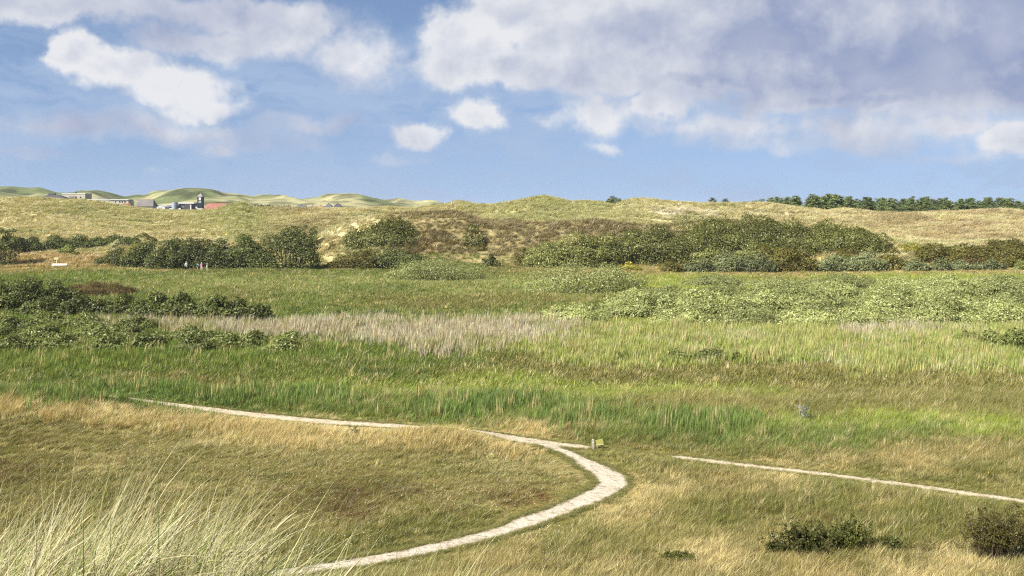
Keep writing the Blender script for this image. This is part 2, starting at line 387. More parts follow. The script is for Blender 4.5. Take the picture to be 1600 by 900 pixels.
def veg(x, y):
    """vegetation type index at a ground point, patch edges broken up"""
    wx = (fbm(x / (2 + y * 0.05), y / (3 + y * 0.06), 4, 61) - 0.5); wy = (fbm(x / (2.5 + y * 0.06), y / (3 + y * 0.07), 4, 71) - 0.5)
    px = CX + F * x / y + 150 * wx + rng.normal(0, 26, x.shape)
    py = HY + F * (CAMZ - np.where((y > 30) & (y < 70), np.clip(ground(x, y), 0, 3) * 0.8, 0)) / y
    span = np.interp(py, [420, 500, 600, 700, 900], [5, 9, 11, 16, 22])
    py = py + span * 2.2 * wy + rng.normal(0, 0.5, x.shape) * span
    ci = np.clip(np.rint(px / 100), 0, 16).astype(int)
    ri = np.clip(np.searchsorted((GPY[1:] + GPY[:-1]) / 2, py), 0, len(GPY) - 1)
    return GIDX[ri, ci]
ALB = 0.80     # sunlit picture value -> surface colour
TINTS = [np.array([lin(*c) for c in TYPES[k][0]]) * ALB for k in GL]
def veg_tint(ti, x, y):
    out = np.zeros((len(ti), 3)); n = fbm(x / 3.1, y / 4.0, 3, 81)
    for k in range(len(GL)):
        m = ti == k
        if m.any():
            T = TINTS[k]; pick = np.clip((n[m] * 1.6 - 0.3) * len(T) + rng.normal(0, 0.5, m.sum()), 0, len(T) - 1).astype(int)
            out[m] = T[pick]
    return out * rng.uniform(0.82, 1.2, (len(ti), 1)) * rng.normal(1, 0.035, (len(ti), 3))
def dune_tint(x, y):
    a = np.arctan2(x, y); px = CX + F * np.tan(a); n = fbm(x / 14, y / 12, 4, 91); n2 = fbm(x / 5, y / 5, 3, 95)
    straw, pale, green, heath, sand = [lin(*c) * ALB for c in ((190,179,128), (206,197,154), (160,160,102), (136,122,82), (216,206,184))]
    out = straw[None] * np.ones((len(x), 1))
    def blend(c, f): 
        nonlocal out
        f = np.clip(f, 0, 1)[:, None]; out = out * (1 - f) + c[None] * f
    blend(pale, sstep(n2, 0.5, 0.75)); blend(green, sstep(n, 0.5, 0.72) * 0.8)
    gw = np.exp(-((px - 860) / 170) ** 2) + np.exp(-((px - 380) / 60) ** 2) + 0.6 * np.exp(-((px - 200) / 170) ** 2) * sstep(y, 260, 300)
    blend(green * 1.12, gw * sstep(y, 235, 270) * 0.75)
    hm = sstep(px, 560, 650) * (1 - sstep(px, 1180, 1300)) * (1 - sstep(y + 18 * (n2 - .5), 222, 240))
    blend(heath, hm * (0.42 + 0.7 * n2))
    hm = (np.exp(-((px - 1500) / 220) ** 2) * 0.6 + np.exp(-((px - 480) / 60) ** 2) * 0.4) * sstep(n, 0.42, 0.6) * sstep(y, 225, 250)
    blend(lin(168,142,104) * ALB, hm)
    sm = (np.exp(-((px - 1070) / 45) ** 2 - ((y - 296) / 10) ** 2) + np.exp(-((px - 585) / 28) ** 2 - ((y - 268) / 14) ** 2)) * sstep(n2, 0.40, 0.6)
    blend(sand, sm)
    left = (1 - sstep(px, 120, 250)) * (1 - sstep(y, 206, 215)); blend(lin(184,160,108) * ALB, left * 0.8)
    gr = np.exp(-((px - 1540) / 60) ** 2 - ((y - 236) / 10) ** 2); blend(lin(124,132,66) * ALB, gr)
    return out * rng.uniform(0.75, 1.25, (len(x), 1)) * rng.normal(1, 0.03, (len(x), 3))

# ------------------------------------------------------------------ the two paths
def px_line(pts):
    return np.array([at(*p) for p in pts])
def smooth_line(P, n):
    P = np.asarray(P, float); d = np.r_[0, np.cumsum(np.hypot(*np.diff(P, axis=0).T))]
    t = np.linspace(0, d[-1], n); Q = np.c_[np.interp(t, d, P[:, 0]), np.interp(t, d, P[:, 1])]
    k = max(3, n // 30); ker = np.hanning(k + 2)[1:-1]; ker /= ker.sum()
    pad = np.pad(Q, ((k, k), (0, 0)), mode='edge')
    S = np.c_[np.convolve(pad[:, 0], ker, 'same'), np.convolve(pad[:, 1], ker, 'same')][k:-k]
    S[0], S[-1] = Q[0], Q[-1]
    return S
SANDY = [(420,912),(490,890),(560,880),(640,866),(710,850),(770,835),(825,816),(870,800),(910,784),(940,770),(958,758),(952,746),(930,732),(905,719),(886,709),(868,702),(850,696),(835,693)]
flat_at = lambda px, py: ((px - CX) * CAMZ / (py - HY), F * CAMZ / (py - HY))
sandy = smooth_line(np.array([at(p[0], p[1], 26.0) if p[1] < 900 else flat_at(*p) for p in SANDY]), 160)
SW = np.interp(np.linspace(0, 1, 160), [0, .4, .62, .72, .85, 1], [.58, .62, .70, .86, .50, .52])
straight = smooth_line(np.array([flat_at(*p) for p in [(-60,616),(120,628),(260,641),(450,657),(640,669),(760,683),(860,695),(920,699),(1050,713),(1250,737),(1420,759),(1590,782),(1700,797)]]), 220)
TW = np.interp(straight[:, 0], [-24, -14, -5, 1.5, 3.6, 4.3, 7.2, 8.2, 21], [.74, .74, .62, .76, .46, .06, .08, .40, .44])
def line_dist(x, y, L, W):
    """signed distance outside a path's edge (negative on the path)"""
    out = np.full(x.shape, 1e9)
    near = (y > L[:, 1].min() - 2) & (y < L[:, 1].max() + 2)
    xi, yi = x[near], y[near]; best = np.full(xi.shape, 1e9)
    for (a, b), ww in zip(L, W): best = np.minimum(best, np.hypot(xi - a, yi - b) - ww)
    out[near] = best; return out

# ------------------------------------------------------------------ ground sheet
ang = np.concatenate([np.linspace(-math.pi, -0.66, 40)[:-1], np.linspace(-0.66, 0.66, 400), np.linspace(0.66, math.pi, 40)[1:-1]])
def seg(a, b, n): return a * (b / a) ** (np.arange(n) / n)
rad = np.concatenate([seg(0.8, 6, 10), seg(6, 26, 50), seg(26, 62, 120), seg(62, 190, 120), seg(190, 350, 190), seg(350, 700, 30), seg(700, 1150, 110), seg(1150, 3600, 20), [3600]])
AA, RR = np.meshgrid(ang, rad); gx = (RR * np.sin(AA)).ravel(); gy = (RR * np.cos(AA)).ravel()
gzv = ground(gx, gy)
na, nr = len(ang), len(rad)
i0 = (np.arange(nr - 1)[:, None] * na + np.arange(na)[None]); i1 = (np.arange(nr - 1)[:, None] * na + (np.arange(na)[None] + 1) % na)
gq = np.stack([i0, i1, i1 + na, i0 + na], -1).reshape(-1, 4)[:, ::-1]
gdep = np.where(gy > 5, gy, 5)
tint = np.zeros((len(gx), 3)); fl = (gy > 20) & (gy < 205)
tint[:] = lin(120, 122, 66) * ALB
tint[fl] = veg_tint(veg(gx[fl], gy[fl]), gx[fl], gy[fl]) * 0.8
dm = (gy >= 205) | ((gy > 186) & (gzv > 0.3)); dt = dune_tint(gx[dm], gy[dm]); 
wgt = sstep(gy[dm], 205, 206)[:, None]; tint[dm] = dt
near = np.hypot(gx, gy) < 30; tint[near] = lin(150, 138, 92) * ALB
fm = gy > 500
nn = fbm(gx[fm] / 60, gy[fm] / 60, 5, 101); n3 = fbm(gx[fm] / 22, gy[fm] / 22, 4, 105)
fc = sstep(nn, 0.40, 0.62)[:, None] * (lin(182, 177, 130) - lin(120, 129, 84))[None] + lin(120, 129, 84)[None]
fc = fc * (1 - sstep(n3, .54, .66)[:, None] * 0.5) * (0.8 + 0.5 * fbm(gx[fm] / 9, gy[fm] / 14, 3, 107))[:, None]; tint[fm] = fc * 0.55
cap_v = np.array([[0, 0, gz(0, 0)]]); cap_t = np.array([[len(gx), i, (i + 1) % na] for i in range(na)])[:, [0, 2, 1]]
gm = bpy.data.materials.new('ground_cover'); gm.use_nodes = True
t = NT(gm.node_tree); b = t.n['Principled BSDF']
a_ = t.new('ShaderNodeAttribute', attribute_name='tint'); ge = t.new('ShaderNodeNewGeometry')
fine = t.noise(ge.outputs['Position'], 1.3, 6, 0.7); mid_ = t.noise(ge.outputs['Position'], 0.16, 5, 0.65)
f = t.m('ADD', t.m('MULTIPLY', fine, 0.9), t.m('MULTIPLY_ADD', mid_, 0.7, 0.2))
vv = t.new('ShaderNodeCombineColor')
for k in range(3): t.l.new(f, vv.inputs[k])
t.l.new(t.mix(1.0, a_.outputs['Color'], vv.outputs[0], 'MULTIPLY'), b.inputs['Base Color'])
b.inputs['Roughness'].default_value = 0.95; b.inputs['Specular IOR Level'].default_value = 0.05
bn = t.new('ShaderNodeBump'); bn.inputs['Strength'].default_value = 0.7; bn.inputs['Distance'].default_value = 0.5
t.l.new(t.noise(ge.outputs['Position'], 0.6, 7, 0.7), bn.inputs['Height']); t.l.new(bn.outputs[0], b.inputs['Normal'])
gme = mesh_np('ground', np.concatenate([np.c_[gx, gy, gzv], cap_v]), gq, cap_t, [gm], smooth=True, cattr={'tint': np.concatenate([tint, tint[:1]])})
tag(obj('ground', gme), kind='structure')

# sand and shell grit of the paths
def path_mat(name, c1, c2, c3):
    m = bpy.data.materials.new(name); m.use_nodes = True
    t = NT(m.node_tree); b = t.n['Principled BSDF']; ge = t.new('ShaderNodeNewGeometry')
    n = t.noise(ge.outputs['Position'], 1.1, 6, 0.65); n_ = t.noise(ge.outputs['Position'], 14, 3, 0.6); n__ = t.noise(ge.outputs['Position'], 4, 5, 0.7)
    c = t.mix(t.ramp(n, 0.35, 0.65), c1, c2); c = t.mix(t.ramp(n__, 0.50, 0.68, 0, 0.95), c, c3); c = t.mix(t.ramp(t.noise(ge.outputs['Position'], 2.3, 4, 0.7), 0.56, 0.66, 0, 0.55), c, tuple(np.array(c3) * 0.7))
    c = t.mix(t.ramp(n_, 0.3, 0.7, 0, 0.25), c, c3)
    t.l.new(c, b.inputs['Base Color']); b.inputs['Roughness'].default_value = 0.95; b.inputs['Specular IOR Level'].default_value = 0.1
    bn = t.new('ShaderNodeBump'); bn.inputs['Strength'].default_value = 0.9; bn.inputs['Distance'].default_value = 0.12
    t.l.new(n__, bn.inputs['Height']); t.l.new(bn.outputs[0], b.inputs['Normal'])
    return m
sand_m = path_mat('shell_sand', lin(206, 196, 178) * .85, lin(190, 178, 156) * .85, lin(150, 136, 110) * .8)
grit_m = path_mat('pale_grit', lin(208, 196, 172) * .85, lin(192, 178, 150) * .85, lin(156, 140, 110) * .8)
def path_strip(name, L, W, m, lift):
    T = np.gradient(L, axis=0); T /= np.hypot(*T.T)[:, None]; N = np.c_[-T[:, 1], T[:, 0]]
    cols = np.linspace(-1, 1, 7); V = []
    s = np.arange(len(L))
    for c in cols:
        e = W * c * (1 + (0.16 * (vnoise(s * 0.47, s * 0 + c * 3, 5) - 0.5) + 0.22 * (vnoise(s * .22, s * 0 + c * 3, 6) - .5)) * abs(c))
        q = L + N * e[:, None]; V.append(np.c_[q, ground(q[:, 0], q[:, 1]) + lift - 0.015 * abs(c)])
    V = np.stack(V, 1).reshape(-1, 3); n = len(L)
    i = (np.arange(n - 1)[:, None] * 7 + np.arange(6)[None]).ravel()
    tag(obj(name, mesh_np(name, V, np.stack([i, i + 7, i + 8, i + 1], -1)[:, ::-1], None, [m], smooth=True)), kind='structure')
path_strip('straight_path', straight, TW, grit_m, 0.030)
path_strip('winding_path', sandy, SW, sand_m, 0.040)

# ------------------------------------------------------------------ grass: tuft shapes
def blades(n, spread, h, width, lean, curve, seed, segs=2, wind=0.0):
    g = np.random.default_rng(seed)
    base = g.normal(0, spread * 0.5, (n, 2)); hh = h * g.uniform(0.45, 1.05, n); a = g.uniform(0, 2 * math.pi, n)
    out = base / max(spread, 1e-3) * lean * 0.5 + np.c_[np.cos(a), np.sin(a)] * lean * g.uniform(0.2, 1, n)[:, None] + np.array([[wind, 0.0]])
    fa = g.uniform(0, math.pi, n); wv = np.c_[np.cos(fa), np.sin(fa)] * (width * g.uniform(0.6, 1.3, n))[:, None] * 0.5
    ts = np.linspace(0, 1, segs + 1); V = []
    for k, t_ in enumerate(ts):
        c = base + out * (t_ * 0.55 + curve * t_ * t_)[..., None] * hh[:, None] if False else base + out * hh[:, None] * (t_ * (1 - curve) + curve * t_ * t_)
        z = hh * t_ * (1 - 0.22 * curve * t_)
        if k < segs:
            wk = wv * (1 - 0.35 * t_)
            V += [np.c_[c - wk, z], np.c_[c + wk, z]]
        else: V.append(np.c_[c, z])
    nv = 2 * segs + 1; V = np.stack(V, 1).reshape(-1, 3); o = np.arange(n) * nv
    Q = np.concatenate([np.stack([o + 2 * k, o + 2 * k + 1, o + 2 * k + 3, o + 2 * k + 2], -1) for k in range(segs - 1)]) if segs > 1 else None
    Tt = np.stack([o + 2 * segs - 2, o + 2 * segs - 1, o + 2 * segs], -1)
    return V, Q, Tt, np.repeat(g.uniform(0, 1, n), nv)
tm_meadow = tuft_mat('meadow_blades'); tm_reed = tuft_mat('reed_blades', 0.3); tm_marram = tuft_mat('marram_blades', 0.3, 0.05)
def proto_set(name, specs, m):
    c = bpy.data.collections.new(name)
    for i, s in enumerate(specs):
        V, Q, Tt, r = blades(**s)
        c.objects.link(bpy.data.objects.new('%s_%02d' % (name, i), mesh_np(name, V, Q, Tt, [m], fattr={'rnd': r})))
    return c
PR = {
 'near': proto_set('meadow_tuft', [dict(n=34, spread=0.42, h=1.0, width=0.022, lean=0.55, curve=0.5, seed=i, segs=2, wind=0.35) for i in range(5)], tm_meadow),
 'meadow': proto_set('sward_tuft', [dict(n=26, spread=0.5, h=1.0, width=0.055, lean=0.45, curve=0.5, seed=20 + i, segs=2, wind=0.30) for i in range(5)], tm_meadow),
 'reed': proto_set('reed_tuft', [dict(n=22, spread=0.5, h=1.0, width=0.045, lean=0.12, curve=0.7, seed=40 + i, segs=2, wind=0.20) for i in range(5)], tm_reed),
 'dune': proto_set('marram_tuft', [dict(n=30, spread=0.45, h=1.0, width=0.075, lean=0.75, curve=0.6, seed=60 + i, segs=2, wind=0.45) for i in range(5)], tm_marram),
}
def scatter(name, pts, rz, scl, tint_, kind, label, cat):
    n = len(pts); me = bpy.data.meshes.new(name); me.vertices.add(n); me.vertices.foreach_set('co', pts.astype(np.float32).ravel())
    def at_(k, ty, f, a): x = me.attributes.new(k, ty, 'POINT'); x.data.foreach_set(f, a)
    at_('turn', 'FLOAT_VECTOR', 'vector', np.c_[np.zeros(n), np.zeros(n), rz].astype(np.float32).ravel())
    at_('size', 'FLOAT_VECTOR', 'vector', scl.astype(np.float32).ravel())
    at_('tint', 'FLOAT_COLOR', 'color', np.concatenate([np.clip(tint_, 0, 1), np.ones((n, 1))], 1).astype(np.float32).ravel())
    at_('pick', 'INT', 'value', rng.integers(0, 5, n).astype(np.int32))
    o = obj(name, me); md = o.modifiers.new('scatter', 'NODES')
    g = bpy.data.node_groups.new(name, 'GeometryNodeTree'); md.node_group = g
    g.interface.new_socket('Geometry', in_out='INPUT', socket_type='NodeSocketGeometry'); g.interface.new_socket('Geometry', in_out='OUTPUT', socket_type='NodeSocketGeometry')
    gi, go = g.nodes.new('NodeGroupInput'), g.nodes.new('NodeGroupOutput')
    ci = g.nodes.new('GeometryNodeCollectionInfo'); ci.inputs['Collection'].default_value = PR[kind]
    ci.inputs['Separate Children'].default_value = True; ci.inputs['Reset Children'].default_value = True
    ip = g.nodes.new('GeometryNodeInstanceOnPoints'); ip.inputs['Pick Instance'].default_value = True
    def na_(k, ty):
        x = g.nodes.new('GeometryNodeInputNamedAttribute'); x.data_type = ty; x.inputs['Name'].default_value = k; return x.outputs['Attribute']
    L = g.links.new
    L(gi.outputs[0], ip.inputs['Points']); L(ci.outputs[0], ip.inputs['Instance'])
    e2r = g.nodes.new('FunctionNodeEulerToRotation'); L(na_('turn', 'FLOAT_VECTOR'), e2r.inputs[0]); L(e2r.outputs[0], ip.inputs['Rotation'])
    L(na_('size', 'FLOAT_VECTOR'), ip.inputs['Scale']); L(na_('pick', 'INT'), ip.inputs['Instance Index'])
    L(ip.outputs[0], go.inputs[0])
    tag(o, label, cat, kind='stuff')
    return o
UM = 0.66
def sample(n, y0, y1, power=1.0):
    """random ground points in the wedge in view, thinning out with distance"""
    q = rng.uniform(0, 1, n)
    y = (y0 ** power + q * (y1 ** power - y0 ** power)) ** (1 / power) if power else y0 * (y1 / y0) ** q
    u = rng.uniform(-UM, UM, n); return u * y, y
VH = np.array([TYPES[k][1] for k in GL]); VK = np.array([TYPES[k][2] == 'reed' for k in GL])
pool = {'near': [], 'meadow': [], 'reed': []}
for (n, y0, y1, pw, tall) in ((70000, 25.5, 62, 0.4, 0), (105000, 58, 200, 0.2, 1)):
    x, y = sample(n, y0, y1, pw)
    k = np.minimum(line_dist(x, y, sandy, SW), line_dist(x, y, straight, TW)) > rng.normal(-0.07, 0.13, len(x))
    x, y = x[k], y[k]; ti = veg(x, y); tn = veg_tint(ti, x, y); z = ground(x, y)
    pd = np.minimum(line_dist(x, y, sandy, SW), line_dist(x, y, straight, TW))
    h = VH[ti] * rng.uniform(0.7, 1.3, len(x)) * (0.72 + 0.6 * fbm(x / 4, y / 4, 3, 111)) * np.clip(0.2 + pd / 2.6, 0.2, 1)
    od = rng.uniform(0, 1, len(x)) < 0.035; tn[od] = lin(196, 182, 128) * ALB * rng.uniform(.8, 1.1, (od.sum(), 1)); h[od] *= 1.35
    foot = (0.55 + 0.0035 * y) if tall else (0.36 + 0.004 * y) * np.ones(len(x))
    foot = foot * rng.uniform(0.8, 1.25, len(x)) * np.clip(0.5 + pd / 0.9, 0.5, 1)
    for kind in pool:
        m = VK[ti] if kind == 'reed' else (~VK[ti] & ((y < 62) if kind == 'near' else (y >= 62)))
        if m.any(): pool[kind].append((np.c_[x, y, z - 0.02][m], np.c_[foot, foot, h][m], tn[m]))
# low turf creeping in over the path edges
for (L_, W_, n) in ((sandy, SW, 6500), (straight, TW, 6000)):
    i = rng.integers(1, len(L_) - 1, n); T_2 = L_[i + 1] - L_[i - 1]; T_2 /= np.hypot(*T_2.T)[:, None]
    e = np.where(rng.uniform(0, 1, n) < 0.5, -1, 1) * (W_[i] + rng.normal(-0.02, 0.10, n) + 0.10 * (fbm(L_[i, 0] * 1.4, L_[i, 1] * 1.4, 3, 151) - 0.5) * 2)
    on = rng.uniform(0, 1, n) < 0.012; e[on] = rng.uniform(-1, 1, on.sum()) * W_[i][on]
    q = L_[i] + rng.uniform(-.5, .5, (n, 1)) * T_2 * 0.3 + np.c_[-T_2[:, 1], T_2[:, 0]] * e[:, None]
    k = q[:, 1] > 26; q = q[k]; x, y = q.T; n = len(x)
    both = np.minimum(line_dist(x, y, sandy, SW), line_dist(x, y, straight, TW)); k = (both > -0.22) | (rng.uniform(0, 1, n) < 0.03); x, y = x[k], y[k]; n = len(x)
    pal_ = np.array([lin(*c) for c in ((124,126,62), (140,134,74), (166,152,98), (110,118,54))]) * ALB; fo = rng.uniform(0.14, 0.3, n)
    pool['near'].append((np.c_[x, y, ground(x, y)], np.c_[fo, fo, rng.uniform(0.05, 0.17, n)], pal_[rng.integers(0, 4, n)] * rng.uniform(.8, 1.15, (n, 1))))
NAMES = {'near': ('meadow_grass', 'dry olive and straw grass around the sandy paths', 'grass'), 'meadow': ('sedge_meadow', 'green and brown sedge meadow on the flat valley floor', 'sedge'),
         'reed': ('reed_bed', 'tall pale and green reeds standing across the wet valley', 'reeds')}
for kind, L_ in pool.items():
    P, S, C = (np.concatenate([q[i] for q in L_]) for i in range(3))
    scatter(NAMES[kind][0], P, rng.normal(0, 0.55, len(P)), S, C, kind, NAMES[kind][1], NAMES[kind][2])
x, y = sample(90000, 188, 345, 1.2); z = ground(x, y)
px_ = CX + F * x / y
keep = (y > np.interp(px_, [0, 150, 260, 500, 1600], [192, 192, 200, 200, 198])); x, y, z = x[keep], y[keep], z[keep]
tn = dune_tint(x, y); s = rng.uniform(0.7, 1.35, len(x)) * (0.6 + 0.8 * fbm(x / 6, y / 6, 3, 121))
scatter('dune_grass', np.c_[x, y, z - 0.03], rng.normal(0, 0.5, len(x)), np.c_[1.05 * s, 1.05 * s, 0.85 * s], tn, 'dune', 'straw coloured marram grass covering the dunes behind the valley', 'grass')

# white flower heads in the short turf left of the winding path
x, y = sample(5200, 31, 48, 0.5); px_ = CX + F * x / y
k = (px_ < 860 - (y - 40) * 4) & (line_dist(x, y, sandy, SW) > 0.3) & (line_dist(x, y, straight, TW) > 0.6) & (fbm(x / 3, y / 3, 3, 131) + rng.normal(0, .06, len(x)) > 0.47)
x, y = x[k], y[k]; z = ground(x, y) + rng.uniform(0.16, 0.34, len(x)); n = len(x)
rr = rng.uniform(0.011, 0.022, n); o8 = np.array([[1,0,0],[0,1,0],[-1,0,0],[0,-1,0],[0,0,0.7]])
V = (np.c_[x, y, z][:, None] + o8[None] * rr[:, None, None]); st_b = np.c_[x, y, z - 0.3]
b5 = np.arange(n)[:, None] * 5
Tf = np.concatenate([b5 + np.array([[0, 1, 4]]), b5 + np.array([[1, 2, 4]]), b5 + np.array([[2, 3, 4]]), b5 + np.array([[3, 0, 4]])])
Qf = b5 + np.array([[0, 3, 2, 1]])
SB = len(V.reshape(-1, 3)); sv = np.stack([np.c_[x - 0.004, y, z - 0.36], np.c_[x + 0.004, y, z - 0.36], np.c_[x, y, z]], 1).reshape(-1, 3)
Ts = SB + np.arange(n)[:, None] * 3 + np.array([[0, 1, 2]])
fm_ = plain('petal_white', lin(226, 222, 196), 0.8, 0.1, 30); stem_m = plain('flower_stalk', lin(118, 122, 70) * 0.7, 0.9, 0.2, 10)
me = mesh_np('wild_flowers', np.concatenate([V.reshape(-1, 3), sv]), Qf, np.concatenate([Tf, Ts]), [fm_, stem_m], midx=np.r_[np.zeros(len(Qf) + len(Tf)), np.ones(n)])
tag(obj('wild_flowers', me), 'tiny white flower heads dotted through the short turf', 'flowers', kind='stuff')

# ------------------------------------------------------------------ marram grass beside the camera
def near_marram():
    g = np.random.default_rng(99); N = 22000; segs = 6
    yb = g.uniform(6.2, 12.5, N); pxb = np.where(g.uniform(0, 1, N) < 0.88, g.uniform(-330, 470, N), g.uniform(400, 720, N))
    cx = (pxb - CX) / F * yb; cl = fbm(cx / 0.8, yb / 0.8, 3, 141)
    k = cl + g.normal(0, 0.07, N) > 0.44; yb, cx, pxb = yb[k], cx[k], pxb[k]; n = len(cx)
    dens_ = np.where(pxb > 470, 1.05, 0.93); L = (0.38 + 0.98 * g.beta(1.6, 2.4, n)) * np.where(g.uniform(0, 1, n) < 0.12, 1.25, 1.0) * dens_
    L *= np.clip(1.05 - 0.09 * (yb - 8), 0.4, 1.05)
    zb = ground(cx, yb) - 0.03
    ang0 = g.normal(0.46, 0.28, n); bend = g.uniform(0.05, 1.0, n) ** 1.5 * 1.1; side = g.normal(0, 0.6, n)
    lo = g.uniform(0, 1, n) < 0.15; ang0[lo] = g.uniform(0.9, 1.35, lo.sum())
    wd = g.uniform(0.004, 0.009, n)
    rl = g.uniform(-1.0, 0.5, n); pts = np.c_[cx, yb, zb]; V = []; dl = L / segs
    for s_ in range(segs + 1):
        t_ = s_ / segs; th = ang0 + bend * t_
        d = np.c_[np.sin(th) * np.cos(side), np.sin(th) * np.sin(side), np.cos(th)]
        wv = np.c_[np.cos(th) * np.cos(rl), np.sin(rl), -np.sin(th) * np.cos(rl)] * (wd * (1 - 0.9 * t_ ** 1.6))[:, None] * 0.5
        if s_ < segs: V += [pts - wv, pts + wv]
        else: V.append(pts)
        pts = pts + d * dl[:, None]
    nv = 2 * segs + 1; o = np.arange(n) * nv; V = np.stack(V, 1).reshape(-1, 3)
    Q = np.concatenate([np.stack([o + 2 * q, o + 2 * q + 1, o + 2 * q + 3, o + 2 * q + 2], -1) for q in range(segs - 1)])
    Tt = np.stack([o + 2 * segs - 2, o + 2 * segs - 1, o + 2 * segs], -1)
    pal = np.array([lin(*c) for c in ((204,196,156), (188,182,130), (162,168,106), (214,206,176), (136,148,88), (176,164,124))]) * 0.92
    pk = g.choice(6, n, p=[.24, .22, .2, .14, .12, .08]); C = pal[pk] * g.uniform(0.6, 1.05, (n, 1))
    C = np.repeat(C, nv, 0)
    return V, Q, Tt, C
nm = bpy.data.materials.new('marram_leaf'); nm.use_nodes = True
t = NT(nm.node_tree); t.n.remove(t.n['Principled BSDF']); a_ = t.new('ShaderNodeAttribute', attribute_name='tint'); leaf_shader(t, a_.outputs['Color'], 0.22, 0.015, 0.5)
V, Q, Tt, C = near_marram()
tag(obj('marram_grass', mesh_np('marram_grass', V, Q, Tt, [nm], cattr={'tint': C})), 'long pale marram blades bending over on the dune top', 'grass', kind='stuff')
# seed spikes of the marram
mb_v, mb_q, mb_c = [], [], []
g = np.random.default_rng(5)
for i in range(85):
    yy = g.uniform(7.0, 10.5); pp = g.uniform(-250, 520) if i < 70 else g.uniform(420, 720); xx = (pp - CX) / F * yy; z0 = gz(xx, yy)
    Ls = g.uniform(0.55, 0.95) * (0.7 if pp > 470 else 1); th = g.normal(0.45, 0.16); sd_ = g.normal(0, 0.3)
    ks = 10; base = len(mb_v)
    P = np.array([xx, yy, z0])
    for s_ in range(ks + 1):
        t_ = s_ / ks; a2 = th + 0.5 * t_ * t_
        r_ = 0.0022 if t_ < 0.72 else 0.0022 + 0.0075 * math.sin(math.pi * min(1, (t_ - 0.70) / 0.30)) ** 0.7
        for j in range(4):
            q = math.pi / 2 * j; mb_v.append(P + r_ * np.array([math.cos(a2) * math.cos(q), math.sin(q), -math.sin(a2) * math.cos(q)]))
        P = P + np.array([math.sin(a2) * math.cos(sd_), math.sin(a2) * math.sin(sd_), math.cos(a2)]) * Ls / ks
    for s_ in range(ks):
        for j in range(4): mb_q.append([base + s_ * 4 + j, base + s_ * 4 + (j + 1) % 4, base + (s_ + 1) * 4 + (j + 1) % 4, base + (s_ + 1) * 4 + j])
    mb_c += [np.array(lin(216, 200, 160)) * g.uniform(0.65, 0.85)] * ((ks + 1) * 4)
tag(obj('marram_seed_spikes', mesh_np('marram_seed_spikes', np.array(mb_v), np.array(mb_q), None, [nm], cattr={'tint': np.array(mb_c)})), 'cream seed spikes rising out of the marram on the dune top', 'seed heads', kind='stuff')

# ------------------------------------------------------------------ shrubs
LM = {
 'dark': foliage_mat('dark_leaves', lin(62, 72, 34) * 0.85, lin(108, 114, 58) * 0.85, lin(170, 168, 110) * 0.8, 0.25, 0.06, 0.90),
 'glossy': foliage_mat('rose_leaves', lin(76, 84, 40) * 0.9, lin(138, 140, 76) * 0.95, lin(194, 190, 136) * 0.95, 0.28, 0.06, 0.86),
 'bright': foliage_mat('elder_leaves', lin(96, 108, 50) * 0.8, lin(136, 142, 74) * 0.8, lin(176, 178, 116) * 0.8, 0.3, 0.06, 0.85),
 'willow': foliage_mat('willow_leaves', lin(104, 111, 62), lin(163, 168, 108), lin(206, 208, 158), 0.30, 0.03, 0.86),
 'left_willow': foliage_mat('sallow_leaves', lin(92, 100, 52) * 0.85, lin(126, 134, 72) * 0.85, lin(172, 174, 124) * 0.85, 0.3, 0.05, 0.84),
 'silver': foliage_mat('buckthorn_leaves', lin(94, 102, 62) * 0.8, lin(138, 144, 96) * 0.8, lin(178, 182, 140) * 0.8, 0.25, 0.05, 0.86),
 'olive': foliage_mat('olive_leaves', lin(86, 88, 40) * 0.8, lin(124, 116, 56) * 0.8, lin(156, 138, 80) * 0.8, 0.28, 0.05, 0.85),
 'rust': foliage_mat('rusty_leaves', lin(98, 84, 48) * 0.7, lin(124, 104, 62) * 0.7, lin(140, 120, 80) * 0.7, 0.25, 0.04, 0.85),
 'yellow': foliage_mat('yellowing_leaves', lin(120, 120, 44) * 0.8, lin(158, 150, 60) * 0.8, lin(206, 194, 96) * 0.8, 0.3, 0.05, 0.75),
 'grey': foliage_mat('lichen_twigs', lin(110, 106, 84) * 0.7, lin(138, 132, 108) * 0.7, lin(160, 156, 136) * 0.7, 0.1, 0.02, 0.85),
 'pine': foliage_mat('pine_needles', lin(72, 88, 50), lin(114, 126, 76), lin(156, 160, 106), 0.15, 0.05, 0.88),
 'blackish': foliage_mat('far_dark_leaves', lin(48, 60, 40) * 0.8, lin(72, 84, 56) * 0.8, lin(90, 100, 66) * 0.8, 0.2, 0.03, 0.9),
 'creeper': foliage_mat('bramble_leaves', lin(62, 70, 32) * 0.75, lin(106, 112, 54) * 0.75, lin(160, 154, 104) * 0.8, 0.25, 0.03, 0.90),
 'cabbage': foliage_mat('pale_broad_leaves', lin(150, 176, 110) * 0.8, lin(180, 200, 140) * 0.85, lin(200, 214, 160) * 0.85, 0.3, 0.08, 0.9),
}
bark_m = plain('shrub_bark', lin(104, 90, 72) * 0.6, 0.95, 0.25, 3); pine_bark = plain('pine_bark', lin(122, 90, 66) * 0.6, 0.95, 0.25, 3)
